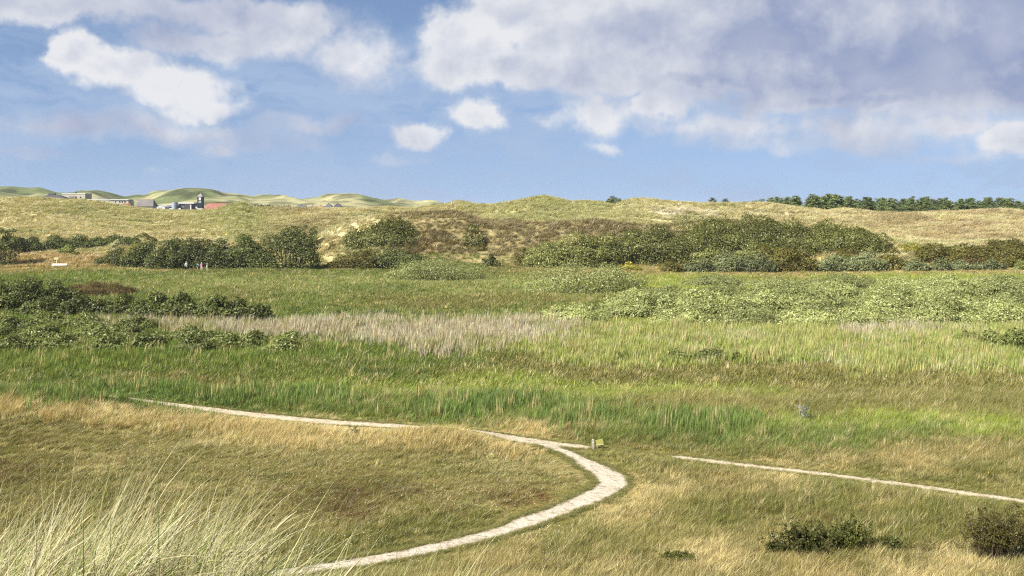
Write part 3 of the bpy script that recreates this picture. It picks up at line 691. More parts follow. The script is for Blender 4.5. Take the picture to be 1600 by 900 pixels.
def leaf_mesh(name, C, Nn, size, aspect, m, g, up=0.2):
    n = len(C); N_ = Nn + g.normal(0, 0.55, (n, 3)); N_ /= np.linalg.norm(N_, axis=1)[:, None] + 1e-9
    d = g.normal(0, 1, (n, 3)) + np.array([[0.25, 0, up]]); d -= N_ * (d * N_).sum(1)[:, None]; d /= np.linalg.norm(d, axis=1)[:, None] + 1e-9
    s_ = np.cross(N_, d); Ls = (size * g.uniform(0.6, 1.4, n))[:, None]
    V = np.stack([C - d * Ls * 0.5, C + s_ * Ls * aspect * 0.5 - N_ * Ls * 0.12, C + d * Ls * 0.5 - N_ * Ls * 0.08, C - s_ * Ls * aspect * 0.5 - N_ * Ls * 0.12], 1).reshape(-1, 3)
    o = np.arange(n) * 4
    T_ = np.concatenate([np.stack([o, o + 1, o + 2], -1), np.stack([o, o + 2, o + 3], -1)])
    return mesh_np(name, V, None, T_, [m], fattr={'rnd': np.repeat(g.uniform(0, 1, n), 4)})
SEED = [1000]
def shrub(px, pyb, pyt, wpx, sp, name, label, cat, group, leaf=0.34, aspect=0.55, dens_=1.0, deep=0.6, lobes=None, flatness=1.0, maxdep=None, even=0.55):
    SEED[0] += 1; g = np.random.default_rng(SEED[0])
    x0, y0 = at(px, pyb) if pyb < 425 else flat_at(px, pyb)
    wd = wpx * y0 / F * (1.22 if sp in ('dark', 'glossy', 'olive', 'silver') and wpx > 40 else 1.0); dp = min(wd * deep, 9.0 if maxdep is None else maxdep); yc = y0 + dp * 0.45; xc = x0 * yc / y0
    zc = gz(xc, yc); zt = CAMZ + (HY - pyt) / F * yc; h = max(zt - zc, 0.35)
    rx, ry = wd / 2, max(dp / 2, 0.3)
    nl = lobes or int(np.clip(4 + wd * 0.9, 5, 22))
    # overlapping rounded masses of uneven height, the tallest near the middle
    lx = g.uniform(-0.78, 0.78, nl) * rx; ly = g.uniform(-0.7, 0.7, nl) * ry
    fall = np.clip(1 - 0.55 * (np.abs(lx) / rx) ** 1.8 * flatness, 0.3, 1) * g.uniform(even, 1.0, nl); lx[0] = g.uniform(-.2, .2) * rx; fall[0] = 1.0
    lr = np.clip(g.uniform(0.24, 0.40, nl) * max(rx, ry * 1.2), 0.35 * min(h, rx), max(h * 1.1, 0.3)); lr = np.minimum(lr, rx * 0.6)
    lh = h * fall; lcz = np.maximum(lh - lr * 0.8, lh * 0.38); lrz = lh - lcz
    lrx = np.minimum(lr, np.maximum(rx * 1.02 - np.abs(lx), rx * .18)); lry = np.minimum(lr, ry * 0.9)
    area = (lrx * lrz * 9 + lrx * lry * 3); wts = area / area.sum()
    n = int(np.clip(area.sum() * 1.5 / (leaf * leaf * aspect) * dens_ * 0.95, 160, 12000))
    li = g.choice(nl, n, p=wts); d = g.normal(0, 1, (n, 3)); d /= np.linalg.norm(d, axis=1)[:, None]
    d[:, 2] = np.where(d[:, 2] < -0.35, -d[:, 2], d[:, 2])
    r_ = 1 - 0.42 * g.uniform(0, 1, n) ** 1.6 + g.normal(0, 0.05, n)
    r_ *= 1 + 0.16 * np.sin(d[:, 0] * 7 + li) * np.sin(d[:, 2] * 6 + li * 2)
    C = np.c_[lx[li] + d[:, 0] * lrx[li] * r_, ly[li] + d[:, 1] * lry[li] * r_, lcz[li] + d[:, 2] * lrz[li] * r_]
    # low skirts down to the ground
    m = g.uniform(0, 1, n) < 0.36; k_ = m.sum(); fx_ = g.uniform(-0.92, 0.92, k_); sg = np.where(g.uniform(0, 1, k_) < 0.75, -1, 1)
    C[m] = np.c_[fx_ * rx, sg * np.sqrt(1 - fx_ ** 2) * ry * g.uniform(0.45, 0.95, k_), h * g.uniform(0.0, 0.62, k_) * (1 - 0.55 * fx_ ** 2)]
    d[m] = np.c_[fx_, sg * 0.8, g.uniform(0, .8, k_)]
    C[:, 2] = np.maximum(C[:, 2], 0.05) + ground(xc + C[:, 0], yc + C[:, 1]) - zc
    lf = leaf_mesh('foliage', C, d * np.array([[1, 1, 1.0]]) + np.array([[0, 0, 0.35]]), leaf, aspect, LM[sp], g)
    root = thing(name, (xc, yc, zc), label, cat, group)
    obj('foliage', lf, root)
    mb = MB()
    for i in range(min(nl, 9)):
        fx, fy = lx[i] * 0.45, ly[i] * 0.45; z_ = gz(xc + fx, yc + fy) - zc - 0.1
        tip = (lx[i], ly[i], lcz[i] + 0.5 * lrz[i] + gz(xc + lx[i], yc + ly[i]) - zc); midp = ((fx + tip[0]) / 2 + g.normal(0, .1), (fy + tip[1]) / 2 + g.normal(0, .1), (z_ + tip[2]) / 2)
        q = 0.012 * h + 0.02
        mb.tube([(fx, fy, z_), midp, tip], [q * 1.6, q, q * 0.4], 5)
    tag(mb.build('stems', bark_m, root), kind='stuff')
    return root
G = lambda *a, **k: shrub(*a, **k)

# --- far hedge and thickets on the left
L_ = 'dark evergreen-looking bush in the thicket behind the walkers'
TH = 'bushes of the dark thicket by the walkers'
for (px, pb, pt, wd) in ((188, 418, 388, 62), (228, 420, 377, 66), (268, 422, 371, 70), (312, 422, 370, 66), (350, 422, 372, 60), (388, 422, 365, 66)):
    G(px, pb, pt, wd, 'dark', 'thicket_bush', L_, 'bush', TH, deep=0.7)
G(448, 423, 352, 94, 'dark', 'rounded_bush', 'tall rounded dark bush ending the thicket behind the walkers', 'bush', None, deep=0.6)
G(477, 396, 350, 40, 'dark', 'rounded_bush', 'dark bush crown rising behind the tall rounded bush', 'bush', None)
HG = 'bushes of the long low hedge under the straw dune'
for (px, pb, pt, wd, sp) in ((45, 396, 368, 44, 'dark'), (80, 394, 367, 50, 'dark'), (120, 391, 366, 52, 'dark'), (160, 388, 368, 50, 'dark'), (198, 385, 370, 48, 'dark'), (228, 378, 364, 40, 'olive')):
    G(px, pb, pt, wd, sp, 'hedge_bush', 'olive green bush in the ragged hedge below the straw dune' if sp == 'olive' else 'dark green bush in the long hedge below the straw dune', 'bush', None if sp == 'olive' else HG)
G(108, 400, 382, 32, 'bright', 'small_bush', 'light green bush behind the yellow trail sign', 'bush', None)
G(4, 418, 354, 44, 'dark', 'edge_tree', 'dark broad bush beside the dry bank with the white bench', 'bush', None, deep=0.8)
G(22, 398, 356, 34, 'glossy', 'edge_bush', 'lighter leafed bush behind the dark broad bush', 'bush', None)
G(48, 416, 402, 16, 'olive', 'small_bush', 'small olive bush on the dry bank near the white bench', 'bush', None, leaf=0.25)
G(88, 412, 405, 13, 'olive', 'small_bush', 'little bush around the foot of the yellow trail sign', 'bush', None, leaf=0.2)
# --- middle dune
G(596, 388, 345, 100, 'glossy', 'dune_tree', 'wind-shaped glossy bush halfway up the brown dune', 'bush', None, deep=0.4, leaf=0.36)
G(548, 384, 366, 30, 'glossy', 'dune_bush', 'small side bush left of the wind-shaped glossy bush', 'bush', None)
G(648, 388, 370, 34, 'glossy', 'dune_bush', 'small side bush on the bench side of the brown dune crown', 'bush', None) if False else None
G(560, 422, 388, 84, 'olive', 'foot_bush', 'olive bush at the foot of the brown dune', 'bush', None)
G(628, 422, 386, 92, 'dark', 'foot_bush', 'dark spreading bush at the foot of the brown dune', 'bush', None)
G(740, 390, 353, 36, 'glossy', 'lone_bush', 'lone dark bush on the face of the brown dune', 'bush', None)
G(752, 394, 380, 24, 'olive', 'lone_bush', 'low olive sprawl below the lone dune bush', 'bush', None, leaf=0.25)
G(768, 419, 396, 32, 'dark', 'small_bush', 'small dark bush where the brown dune meets the meadow', 'bush', None)
G(820, 417, 386, 36, 'olive', 'small_bush', 'low olive scrub beside the big thicket', 'bush', None)
G(452, 390, 380, 16, 'olive', 'dune_bush', 'tiny bush on the straw slope beside the thicket', 'bush', None, leaf=0.22) if False else None
G(517, 392, 381, 18, 'olive', 'dune_bush', 'tiny olive bush on the straw slope beside the dune', 'bush', None, leaf=0.22)
# --- large thicket on the right
bl = ('glossy green bush in the low end of the large thicket by the grey leafless bush', 'glossy green bush high up in the large thicket against the straw dune', 'glossy green bush low in the large thicket just above the silvery shrubs')
for q_, (px, pb, pt, wd) in enumerate(((858, 420, 376, 74), (900, 421, 361, 84), (945, 418, 360, 72), (985, 414, 358, 80), (1030, 416, 352, 84), (1075, 412, 346, 84), (1120, 402, 339, 84),
                         (1165, 398, 338, 84), (1205, 396, 343, 76), (1245, 400, 346, 84), (1290, 398, 348, 80), (1335, 398, 352, 70), (1180, 412, 372, 70), (1100, 414, 376, 80))):
    lb = bl[0] if q_ < 4 else bl[2] if q_ > 11 else bl[1]
    G(px, pb, pt, wd, 'glossy', 'thicket_bush', lb, 'bush', lb.replace('glossy green bush', 'bushes'), deep=0.55, leaf=0.31)
G(1362, 396, 362, 46, 'glossy', 'thicket_bush', 'last glossy bush of the large thicket beside the bare sand', 'bush', None)
G(1383, 380, 364, 32, 'glossy', 'small_bush', 'small glossy bush on bare sand beside the large thicket', 'bush', None)
G(947, 414, 381, 26, 'grey', 'dead_bush', 'grey leafless bush standing before the large thicket', 'bush', None, leaf=0.3, aspect=0.16, dens_=0.8)
G(1050, 427, 405, 40, 'olive', 'brown_bush', 'brownish olive bush at the foot of the large thicket', 'bush', None)
G(985, 424, 408, 40, 'yellow', 'brown_bush', 'yellow-green low bush beside the grey leafless bush', 'bush', None, leaf=0.25)
SV = 'silvery scrub along the meadow edge'
sl = 'grey-green silvery shrub along the far meadow edge'
for (px, pb, pt, wd) in ((1095, 427, 402, 52), (1140, 427, 394, 64), (1182, 427, 396, 54), (1305, 426, 397, 58), (1352, 426, 391, 56), (1432, 425, 403, 44), (1468, 425, 402, 40), (1505, 424, 405, 46), (1545, 423, 403, 48)):
    G(px, pb, pt, wd, 'silver', 'silvery_shrub', sl, 'shrub', SV)
OV = 'olive scrub along the meadow edge'
for (px, pb, pt, wd, sp, lb) in ((1230, 426, 384, 66, 'olive', None), (1200, 418, 384, 44, 'olive', None), (1262, 426, 390, 40, 'olive', None), (1325, 408, 386, 40, 'olive', None), (1395, 424, 385, 44, 'olive', None), (1460, 412, 376, 54, 'olive', None),
      (1505, 414, 382, 56, 'olive', None), (1550, 412, 380, 60, 'olive', None), (1590, 420, 384, 60, 'olive', None), (1640, 422, 384, 70, 'olive', None), (1580, 400, 372, 60, 'olive', None),
      (1388, 398, 380, 28, 'rust', 'reddish small bush beside the bare sand'), (1425, 398, 378, 38, 'yellow', 'yellow flowering bush in the right hand scrub'.replace('right hand ', '')), (1490, 400, 384, 50, 'bright', 'fresh green bush among the olive scrub'), (1520, 418, 394, 40, 'rust', 'rusty brown bush among the olive scrub'), (1600, 424, 405, 40, 'bright', 'light green bush ending the scrub by the pale track')):
    G(px, pb, pt, wd, sp, 'scrub_bush', lb or 'olive brown bush in the mixed scrub below the straw dune', 'bush', None if lb else OV)
G(992, 352, 346, 14, 'dark', 'small_bush', 'tiny dark bush on the heath above the large thicket', 'bush', None, leaf=0.25)
# --- willows in the meadow
WL = dict(leaf=0.25, aspect=0.45)
for (px, pb, pt, wd, sp, lb) in ((680, 441, 401, 176, 'willow', 'pale green willow mound in the meadow below the brown dune'), (915, 462, 405, 214, 'willow', 'broad pale willow mound before the grey leafless bush')):
    G(px, pb, pt, wd, sp, 'willow_mound', lb, 'willow', None, deep=0.5, lobes=20, flatness=0.9, maxdep=10, dens_=1.5, even=0.86, **WL)
wl_spots = []
for row, (pb, pt, x0, x1, step) in enumerate(((452, 432, 1130, 1660, 88), (470, 440, 1020, 1680, 92), (488, 452, 985, 1700, 96), (504, 468, 905, 1700, 92), (513, 480, 1060, 1690, 96))):
    for q, px in enumerate(np.arange(x0, x1, step)):
        jig = math.sin(px * 1.7 + row * 2.3); wl_spots.append((row, px + 14 * jig, pb + 3 * jig, pt - (px - 1100) / 500 * 5 + 4 * math.cos(px * 2.1 + row), 122 + 14 * jig))
WROW = ('along the back edge by the dry strip', 'just behind its middle', 'in its middle', 'just behind its front edge', 'along the front edge above the bright reeds')
for (row, px, pb, pt, wd) in wl_spots:
    G(px, pb, pt, wd, 'willow', 'willow_shrub', 'pale willow shrub of the wide thicket, ' + WROW[row], 'willow', 'wide willow thicket, ' + WROW[row], even=0.7, deep=0.6, **WL)
G(905, 510, 480, 90, 'willow', 'willow_shrub', 'willow shrub at the tip of the thicket among pale reeds', 'willow', None, **WL)
LW = 'low willows standing in the green reeds'
for (px, pb, pt, wd) in ((1060, 571, 545, 70), (1110, 571, 542, 74), (1155, 570, 548, 44), (968, 568, 548, 42), (1320, 577, 562, 50), (1226, 570, 558, 34), (1550, 584, 566, 80), (1440, 566, 552, 50)):
    G(px, pb, pt, wd, 'left_willow', 'low_willow', 'low dull green willow standing in the bright reeds', 'willow', LW, **WL)
for (px, pb, pt, wd) in ((1520, 545, 518, 90), (1580, 556, 510, 110), (1650, 560, 508, 110)):
    G(px, pb, pt, wd, 'left_willow', 'reed_willow', 'dull green willow where the reeds meet the wide thicket', 'willow', 'willows between reeds and thicket', **WL)
for (px, pb, pt, wd, lb) in ((525, 500, 480, 60, 'small round willow beyond the grey reeds'), (606, 498, 484, 56, 'flat little willow at the far edge of the grey reeds'), (545, 518, 497, 110, 'low willow standing in the middle of the grey reeds'),
                             (682, 500, 487, 44, 'faint low willow behind the pale reeds'), (696, 558, 545, 44, 'tiny willow in front of the pale reeds'), (462, 545, 514, 76, 'rounded willow before the grey reeds')):
    G(px, pb, pt, wd, 'left_willow', 'small_willow', lb, 'willow', None, **WL)
# dark willows on the left
DW = 'dark bushes before the left meadow'.replace('left ', 'shaded ')
for (px, pb, pt, wd) in ((-20, 492, 434, 110), (48, 490, 432, 100), (96, 486, 436, 60), (140, 500, 458, 84), (190, 500, 460, 70), (240, 503, 456, 76), (290, 505, 457, 74), (335, 506, 460, 70), (378, 505, 464, 66), (408, 502, 474, 44), (75, 498, 462, 90)):
    G(px, pb, pt, wd, 'dark', 'sallow_bush', 'dark green sallow bush in the thicket before the far meadow', 'bush', DW, leaf=0.30, aspect=0.5)
G(155, 466, 438, 120, 'rust', 'rusty_bush', 'rusty brown low bush behind the dark sallows', 'bush', None, leaf=0.3, aspect=0.18, dens_=1.3)
SROW = ('touching the dark sallow thicket', 'between the dark sallow thicket and the green reeds', 'standing in the edge of the green reeds')
for row, (pb, pt, x0, x1, st) in enumerate(((520, 488, -60, 260, 66), (538, 505, -60, 320, 68), (555, 520, -50, 490, 70))):
    for px in np.arange(x0, x1, st):
        jig = math.sin(px * 1.3 + row); G(px + 10 * jig, pb + 3 * jig, pt + 3 * jig, 96, 'left_willow', 'sallow_shrub', 'mid green sallow shrub ' + SROW[row], 'shrub', 'sallows ' + SROW[row], **WL)
for px in (330, 395): G(px, 545, 515, 90, 'left_willow', 'sallow_shrub', 'mid green sallow shrub in front of the grey reeds', 'shrub', 'sallows before the grey reeds', **WL)

# --- bushes near the camera
def near_bush(px, pyb, pyt, wpx, sp, name, label, twigs, nleaf, leaf, cat='bush'):
    SEED[0] += 1; g = np.random.default_rng(SEED[0]); x0, y0 = flat_at(px, pyb); wd = wpx * y0 / F; h = (pyb - pyt) * y0 / F * 1.05; zc = gz(x0, y0)
    root = thing(name, (x0, y0, zc), label, cat); mb = MB(); C = []; D = []
    for i in range(twigs):
        a = g.uniform(0, 2 * math.pi); bx, by = g.normal(0, wd * 0.16), g.normal(0, wd * 0.09); L = h * g.uniform(0.55, 1.12); out = g.uniform(0.1, 0.75) * wd * 0.42
        p0 = np.array([bx, by, -0.03]); p3 = np.array([bx + math.cos(a) * out, by + math.sin(a) * out * 0.6, L * (1 - 0.35 * out / (wd * .42))])
        pm = (p0 + p3) / 2 + g.normal(0, 0.06, 3) + np.array([0, 0, 0.1 * h]); r0 = 0.007
        mb.tube([p0, pm, p3], [r0, r0 * .7, r0 * .35], 4)
        for j in range(3):
            t_ = g.uniform(.35, .9); q = (1 - t_) ** 2 * p0 + 2 * t_ * (1 - t_) * pm + t_ * t_ * p3; e = q + np.array([g.normal(0, .13), g.normal(0, .1), g.uniform(.03, .2)]); mb.tube([q, e], [r0 * .5, r0 * .25], 3)
            for k in range(nleaf // 3):
                s_ = g.uniform(0, 1.05); C.append(q * (1 - s_) + e * s_ + g.normal(0, 0.035, 3)); D.append(g.normal(0, 1, 3) + np.array([0, -.3, .8]))
    C = np.array(C); C[:, 2] = np.maximum(C[:, 2], 0.03); D = np.array(D); D /= np.linalg.norm(D, axis=1)[:, None]
    obj('foliage', leaf_mesh('foliage', C, D, leaf, 0.6, LM[sp], g), root); tag(mb.build('twigs', bark_m, root), kind='stuff')
near_bush(1262, 876, 822, 110, 'creeper', 'dune_rose', 'dark twiggy rose bush behind the tan grass fringe', 92, 48, 0.075)
near_bush(1325, 870, 812, 80, 'creeper', 'dune_rose', 'upright dark rose bush with bare twig tips', 76, 48, 0.075)
near_bush(1210, 880, 842, 36, 'creeper', 'dune_rose', 'small dark rose sprout beside the twiggy rose bush', 32, 36, 0.070)
near_bush(1390, 868, 836, 50, 'creeper', 'bramble', 'low leafy bramble between the rose bushes and the large bush', 36, 36, 0.080)
near_bush(1440, 872, 838, 60, 'olive', 'bramble', 'thin olive bramble beside the large bush', 16, 18, 0.05)
near_bush(1562, 878, 786, 150, 'olive', 'broom_bush', 'large olive brown twiggy bush near the straight path', 190, 48, 0.060)
near_bush(1640, 878, 784, 130, 'olive', 'broom_bush', 'olive brown twiggy bush behind the large twiggy bush', 130, 48, 0.060)
near_bush(1584, 880, 846, 22, 'cabbage', 'pale_plant', 'pale green broad-leaved plant against the large twiggy bush', 8, 12, 0.11, 'plant')
near_bush(1060, 892, 876, 58, 'creeper', 'low_bush', 'low black-green creeping bush in the tan grass', 52, 36, 0.070)
near_bush(556, 684, 667, 22, 'creeper', 'small_plant', 'small dark plant beside the straight path', 10, 12, 0.07, 'plant')
near_bush(1549, 752, 730, 14, 'yellow', 'ragwort', 'yellow-topped ragwort standing beyond the straight path', 6, 15, 0.07, 'plant')
# the pale grey tuft in the green sedge
SEED[0] += 1; g = np.random.default_rng(SEED[0])
x0, y0 = flat_at(1256, 660)
root = thing('silvery_tuft', (x0, y0, gz(x0, y0)), 'pale silvery grey tuft standing alone in the green sedge', 'plant')
C = np.c_[g.normal(0, .13, 200), g.normal(0, .1, 200), g.uniform(.35, .98, 200)]; sm = foliage_mat('silver_down', lin(150, 152, 140) * .6, lin(180, 182, 172) * .6, lin(206, 206, 196) * .6, .2, .03)
obj('foliage', leaf_mesh('foliage', C, g.normal(0, 1, (200, 3)), 0.12, 0.35, sm, g, 1.0), root)
mb = MB()
for i in range(7): mb.tube([(g.normal(0, .04), g.normal(0, .03), 0), (g.normal(0, .12), g.normal(0, .1), g.uniform(.6, .9))], [.008, .004], 4)
tag(mb.build('stalks', plain('silver_stalk', lin(150, 148, 130) * .7), root), kind='stuff')

# ------------------------------------------------------------------ pines along the right horizon
def pine_meshes(seed):
    g = np.random.default_rng(seed); H = 8.5; C, D = [], []; mb = MB()
    bend = g.normal(0, 0.25, 2); tp = lambda z: np.array([bend[0] * (z / H) ** 2, bend[1] * (z / H) ** 2, z])
    mb.tube([tp(z) - np.array([0, 0, 0.4 if z == 0 else 0]) for z in np.linspace(0, H * 0.97, 6)], [.19, .16, .13, .09, .06, .02], 6)
    for zz in np.arange(H * 0.22, H * 0.99, 0.55):
        q = (H - zz) / H; Lm = (0.35 + 2.5 * q ** 0.8) * g.uniform(0.75, 1.15)
        for k in range(int(g.integers(4, 7))):
            a = g.uniform(0, 2 * math.pi); L = Lm * g.uniform(0.55, 1.15); e = tp(zz) + np.array([math.cos(a) * L, math.sin(a) * L, L * g.uniform(0.05, 0.45)])
            mb.tube([tp(zz), e], [.045 * q + .015, .01], 4)
            m = int(10 + 16 * L)
            t_ = g.uniform(0.25, 1.05, m); pts = tp(zz)[None] * (1 - t_[:, None]) + e[None] * t_[:, None] + g.normal(0, 0.17, (m, 3)) * np.array([[1, 1, 0.7]])
            C.append(pts); D.append(np.tile([[0, 0, 1.0]], (m, 1)) + np.array([[math.cos(a), math.sin(a), 0]]) * .5)
    C, D = np.concatenate(C), np.concatenate(D)
    crown = leaf_mesh('crown', C, D, 0.50, 0.34, LM['pine'], g, 0.8)
    tr = mb.build('trunk', pine_bark); return crown, tr
PINES = []
for s_ in range(5):
    c, tr = pine_meshes(300 + s_); PINES.append((c, tr.data)); bpy.data.objects.remove(tr)
g = np.random.default_rng(77)
def top_row(px): return np.interp(px, [1140, 1200, 1230, 1300, 1330, 1400, 1420, 1500, 1560, 1600, 1700], [313, 310, 308, 305, 309, 312, 309, 312, 311, 314, 315])
pn = []
for px in np.arange(1140, 1690, 5.5): pn.append((px + g.normal(0, 3), g.uniform(360, 395), g.uniform(-4, 4) + (0 if px > 1190 else 5)))
for px in np.arange(1195, 1690, 8.0): pn.append((px + g.normal(0, 3), g.uniform(400, 440), g.uniform(-4, 5)))
for (px, yy, dy) in pn:
    x_ = (px - CX) / F * yy; z_ = gz(x_, yy); zt = CAMZ + (HY - top_row(px) - dy) / F * yy; s_ = max((zt - z_) / 8.5, 0.2)
    k = int(g.integers(0, 5)); r = thing('pine_tree', (x_, yy, z_), 'dark green pine in the wood along the dune horizon', 'tree', 'pines along the dune horizon', g.uniform(0, 6.28)); r.scale = (s_ * g.uniform(1.2, 1.6), s_ * g.uniform(1.2, 1.6), s_)
    obj('crown', PINES[k][0], r); obj('trunk', PINES[k][1], r)
for i, (px, dy, wsc, lb) in enumerate(((1113, 308, 2.4, 'squat pine beside the gap before the wood'), (1133, 310, 2.4, 'low spreading pine standing apart from the wood'))):
    yy = 335.0; x_ = (px - CX) / F * yy; z_ = gz(x_, yy); s_ = (CAMZ + (HY - dy) / F * yy - z_) / 8.5
    r = thing('squat_pine', (x_, yy, z_), lb, 'tree', None); r.scale = (s_ * wsc, s_ * wsc, s_); obj('crown', PINES[i][0], r); obj('trunk', PINES[i][1], r)
G(958, 320, 306, 26, 'pine', 'crest_bush', 'single dark bush on the crest of the dune', 'bush', None, leaf=0.4)
# dark trees in the far village
for px in np.arange(386, 452, 6.5):
    yy = 560 + 20 * math.sin(px); x_ = (px - CX) / F * yy; z_ = gz(x_, yy); zt = CAMZ + (HY - 320.5 - 1.2 * math.sin(px * 1.9)) / F * yy; h = zt - z_
    SEED[0] += 1; gg = np.random.default_rng(SEED[0]); n = 260; d = gg.normal(0, 1, (n, 3)); d /= np.linalg.norm(d, axis=1)[:, None]
    C = d * (1 - .4 * gg.uniform(0, 1, (n, 1))) * np.array([[1.9, 1.7, h * .42]]) + np.array([[0, 0, h * .58]]); C *= 1 + .12 * gg.normal(0, 1, (n, 1))
    r = thing('village_tree', (x_, yy, z_), 'blackish green tree in the row beside the village', 'tree', 'dark trees beside the village')
    obj('crown', leaf_mesh('crown', C, d, 0.8, .6, LM['blackish'], gg), r)
    mb = MB(); mb.tube([(0, 0, -.3), (0, 0, h * .6)], [.2, .1], 5); mb.build('trunk', bark_m, r)

# ------------------------------------------------------------------ the village behind the dune
M = {k: plain(k, lin(*c) * s_ * .72, rg, nz, 0.6) for k, c, s_, rg, nz in (
 ('render_white', (232, 230, 224), .85, .8, .05), ('render_cream', (206, 198, 178), .8, .85, .08), ('brick_orange', (186, 124, 92), .75, .9, .12), ('brick_brown', (140, 96, 78), .7, .9, .12),
 ('slate_dark', (96, 92, 96), .7, .7, .12), ('thatch_grey', (140, 134, 130), .75, .95, .15), ('tile_red', (176, 124, 104), .75, .85, .12), ('slate_blue', (110, 116, 126), .75, .6, .1),
 ('tower_navy', (44, 52, 66), .8, .6, .1), ('roof_lead', (172, 162, 160), .75, .7, .08), ('ridge_sand', (206, 176, 150), .75, .8, .1), ('panel_blue', (180, 188, 200), .8, .5, .06), ('window_dark', (44, 48, 58), .8, .15, .05), ('trim_white', (238, 238, 236), .85, .6, .03))}
def X(px, yy): return (px - CX) / F * yy
def Zp(py, yy): return CAMZ + (HY - py) / F * yy
def window(root, x0, x1, z0, z1, yf, frame=True):
    """glass set back in a white frame on the front wall"""
    f_ = MB(); t_ = min(0.12, (x1 - x0) * .12)
    f_.box(x0, x1, yf - .06, yf + .05, z0, z0 + t_); f_.box(x0, x1, yf - .06, yf + .05, z1 - t_, z1); f_.box(x0, x0 + t_, yf - .06, yf + .05, z0 + t_, z1 - t_); f_.box(x1 - t_, x1, yf - .06, yf + .05, z0 + t_, z1 - t_)
    o = f_.build('window', M['trim_white'], root); MB().box(x0 + t_, x1 - t_, yf - .025, yf + .02, z0 + t_, z1 - t_).build('pane', M['window_dark'], o)
def house(name, label, px0, px1, yy, cat='building'):
    xc = X((px0 + px1) / 2, yy); zb = gz(xc, yy); return thing(name, (xc, yy, zb), label, cat), xc, zb
def hip(mb, x0, x1, y0, y1, z0, z1, ins, insy=None, mi=0):
    insy = (y1 - y0) / 2 - .15 if insy is None else insy
    mb.add([(x0,y0,z0),(x1,y0,z0),(x1,y1,z0),(x0,y1,z0),(x0+ins,y0+insy,z1),(x1-ins,y0+insy,z1),(x1-ins,y1-insy,z1),(x0+ins,y1-insy,z1)], [(0,3,2,1),(4,5,6,7),(0,1,5,4),(1,2,6,5),(2,3,7,6),(3,0,4,7)], mi)
V_ = 560.0
# low building with a wide dark hipped roof
r, xc, zb = house('pavilion', 'low pavilion with a wide dark hipped roof on the dune edge', 50, 104, V_)
x0, x1 = X(54, V_) - xc, X(102, V_) - xc; ze, zt = Zp(311.5, V_) - zb, Zp(304.5, V_) - zb
MB().box(x0 + .8, x1 - .8, .8, 9.2, -.5, ze + .1).build('wall', M['render_cream'], r)
mb = MB(); hip(mb, x0 - .5, x1 + .5, 0, 10, ze, zt, 6.0, 4.2); rf = mb.build('roof', M['slate_dark'], r)
MB().box(X(70, V_) - xc, X(80, V_) - xc, 4, 6, zt - .1, zt + .9).build('chimney', M['slate_dark'], rf)
# white block
yb = 572.0; r, xc, zb = house('hotel_block', 'pale flat-roofed block behind the dark hipped pavilion', 88, 134, yb)
x0, x1, xm = X(90, yb) - xc, X(133, yb) - xc, X(97, yb) - xc; z1 = Zp(303, yb) - zb
MB().box(xm, x1, 0, 9, -.5, z1).build('wall', M['render_cream'], r)
MB().box(xm - .2, x1 + .2, -.2, 9.2, z1, z1 + .35).build('roof', M['trim_white'], r)
MB().box(X(84, yb) - xc, xm - .02, 1, 8, -.5, z1 - 1.2).build('side_wing', M['render_white'], r)
MB().box(X(109, yb) - xc, X(119, yb) - xc, -.5, 0, -.5, Zp(306.5, yb) - zb).build('brick_bay', M['brick_brown'], r)
window(r, X(110, yb) - xc, X(118, yb) - xc, Zp(309, yb) - zb, Zp(307, yb) - zb, -.5); window(r, X(124, yb) - xc, X(127.5, yb) - xc, Zp(310, yb) - zb, Zp(306.8, yb) - zb, 0.0); window(r, X(101, yb) - xc, X(105, yb) - xc, Zp(310, yb) - zb, Zp(307, yb) - zb, 0.0)
MB().box(X(113, yb) - xc, X(115, yb) - xc, 3, 4, z1 + .35, z1 + 1.4).build('chimney', M['slate_dark'], r)
# long cream building
r, xc, zb = house('long_building', 'long low cream building with a flat white roof', 136, 170, V_)
x0, x1 = X(137, V_) - xc, X(170, V_) - xc; z1 = Zp(312, V_) - zb
MB().box(x0, x1, 0, 8, -.5, z1).build('wall', M['render_cream'], r); MB().box(x0 - .2, x1, -.3, 8.2, z1, z1 + .35).build('roof', M['trim_white'], r)
for q in (145, 153, 161): window(r, X(q, V_) - xc, X(q + 4, V_) - xc, Zp(316, V_) - zb, Zp(313.5, V_) - zb, 0)
# building with window band and brick end
r, xc, zb = house('brick_ended_house', 'flat-roofed building with a dark window band and orange brick end', 170, 206, V_)
x0, x1 = X(171, V_) - xc, X(200, V_) - xc; z1 = Zp(312.6, V_) - zb
MB().add([(x0,0,-.5),(x1+1.6,0,-.5),(x1+1.6,8,-.5),(x0,8,-.5),(x0,0,z1),(x1,0,z1),(x1,8,z1),(x0,8,z1)], [(0,3,2,1),(4,5,6,7),(0,1,5,4),(1,2,6,5),(2,3,7,6),(3,0,4,7)]).build('wall', M['render_cream'], r)
MB().box(x0 + .05, x1 + .5, -.5, 8.2, z1, z1 + .4).build('roof', M['trim_white'], r)
MB().box(X(193, V_) - xc, X(205, V_) - xc, -1.2, -.05, -.5, Zp(318, V_) - zb).build('brick_wing', M['brick_orange'], r)
for a_, b_ in ((179, 182), (185.5, 189), (189.4, 193), (193.4, 197)): window(r, X(a_, V_) - xc, X(b_, V_) - xc, Zp(317, V_) - zb, Zp(314, V_) - zb, 0)
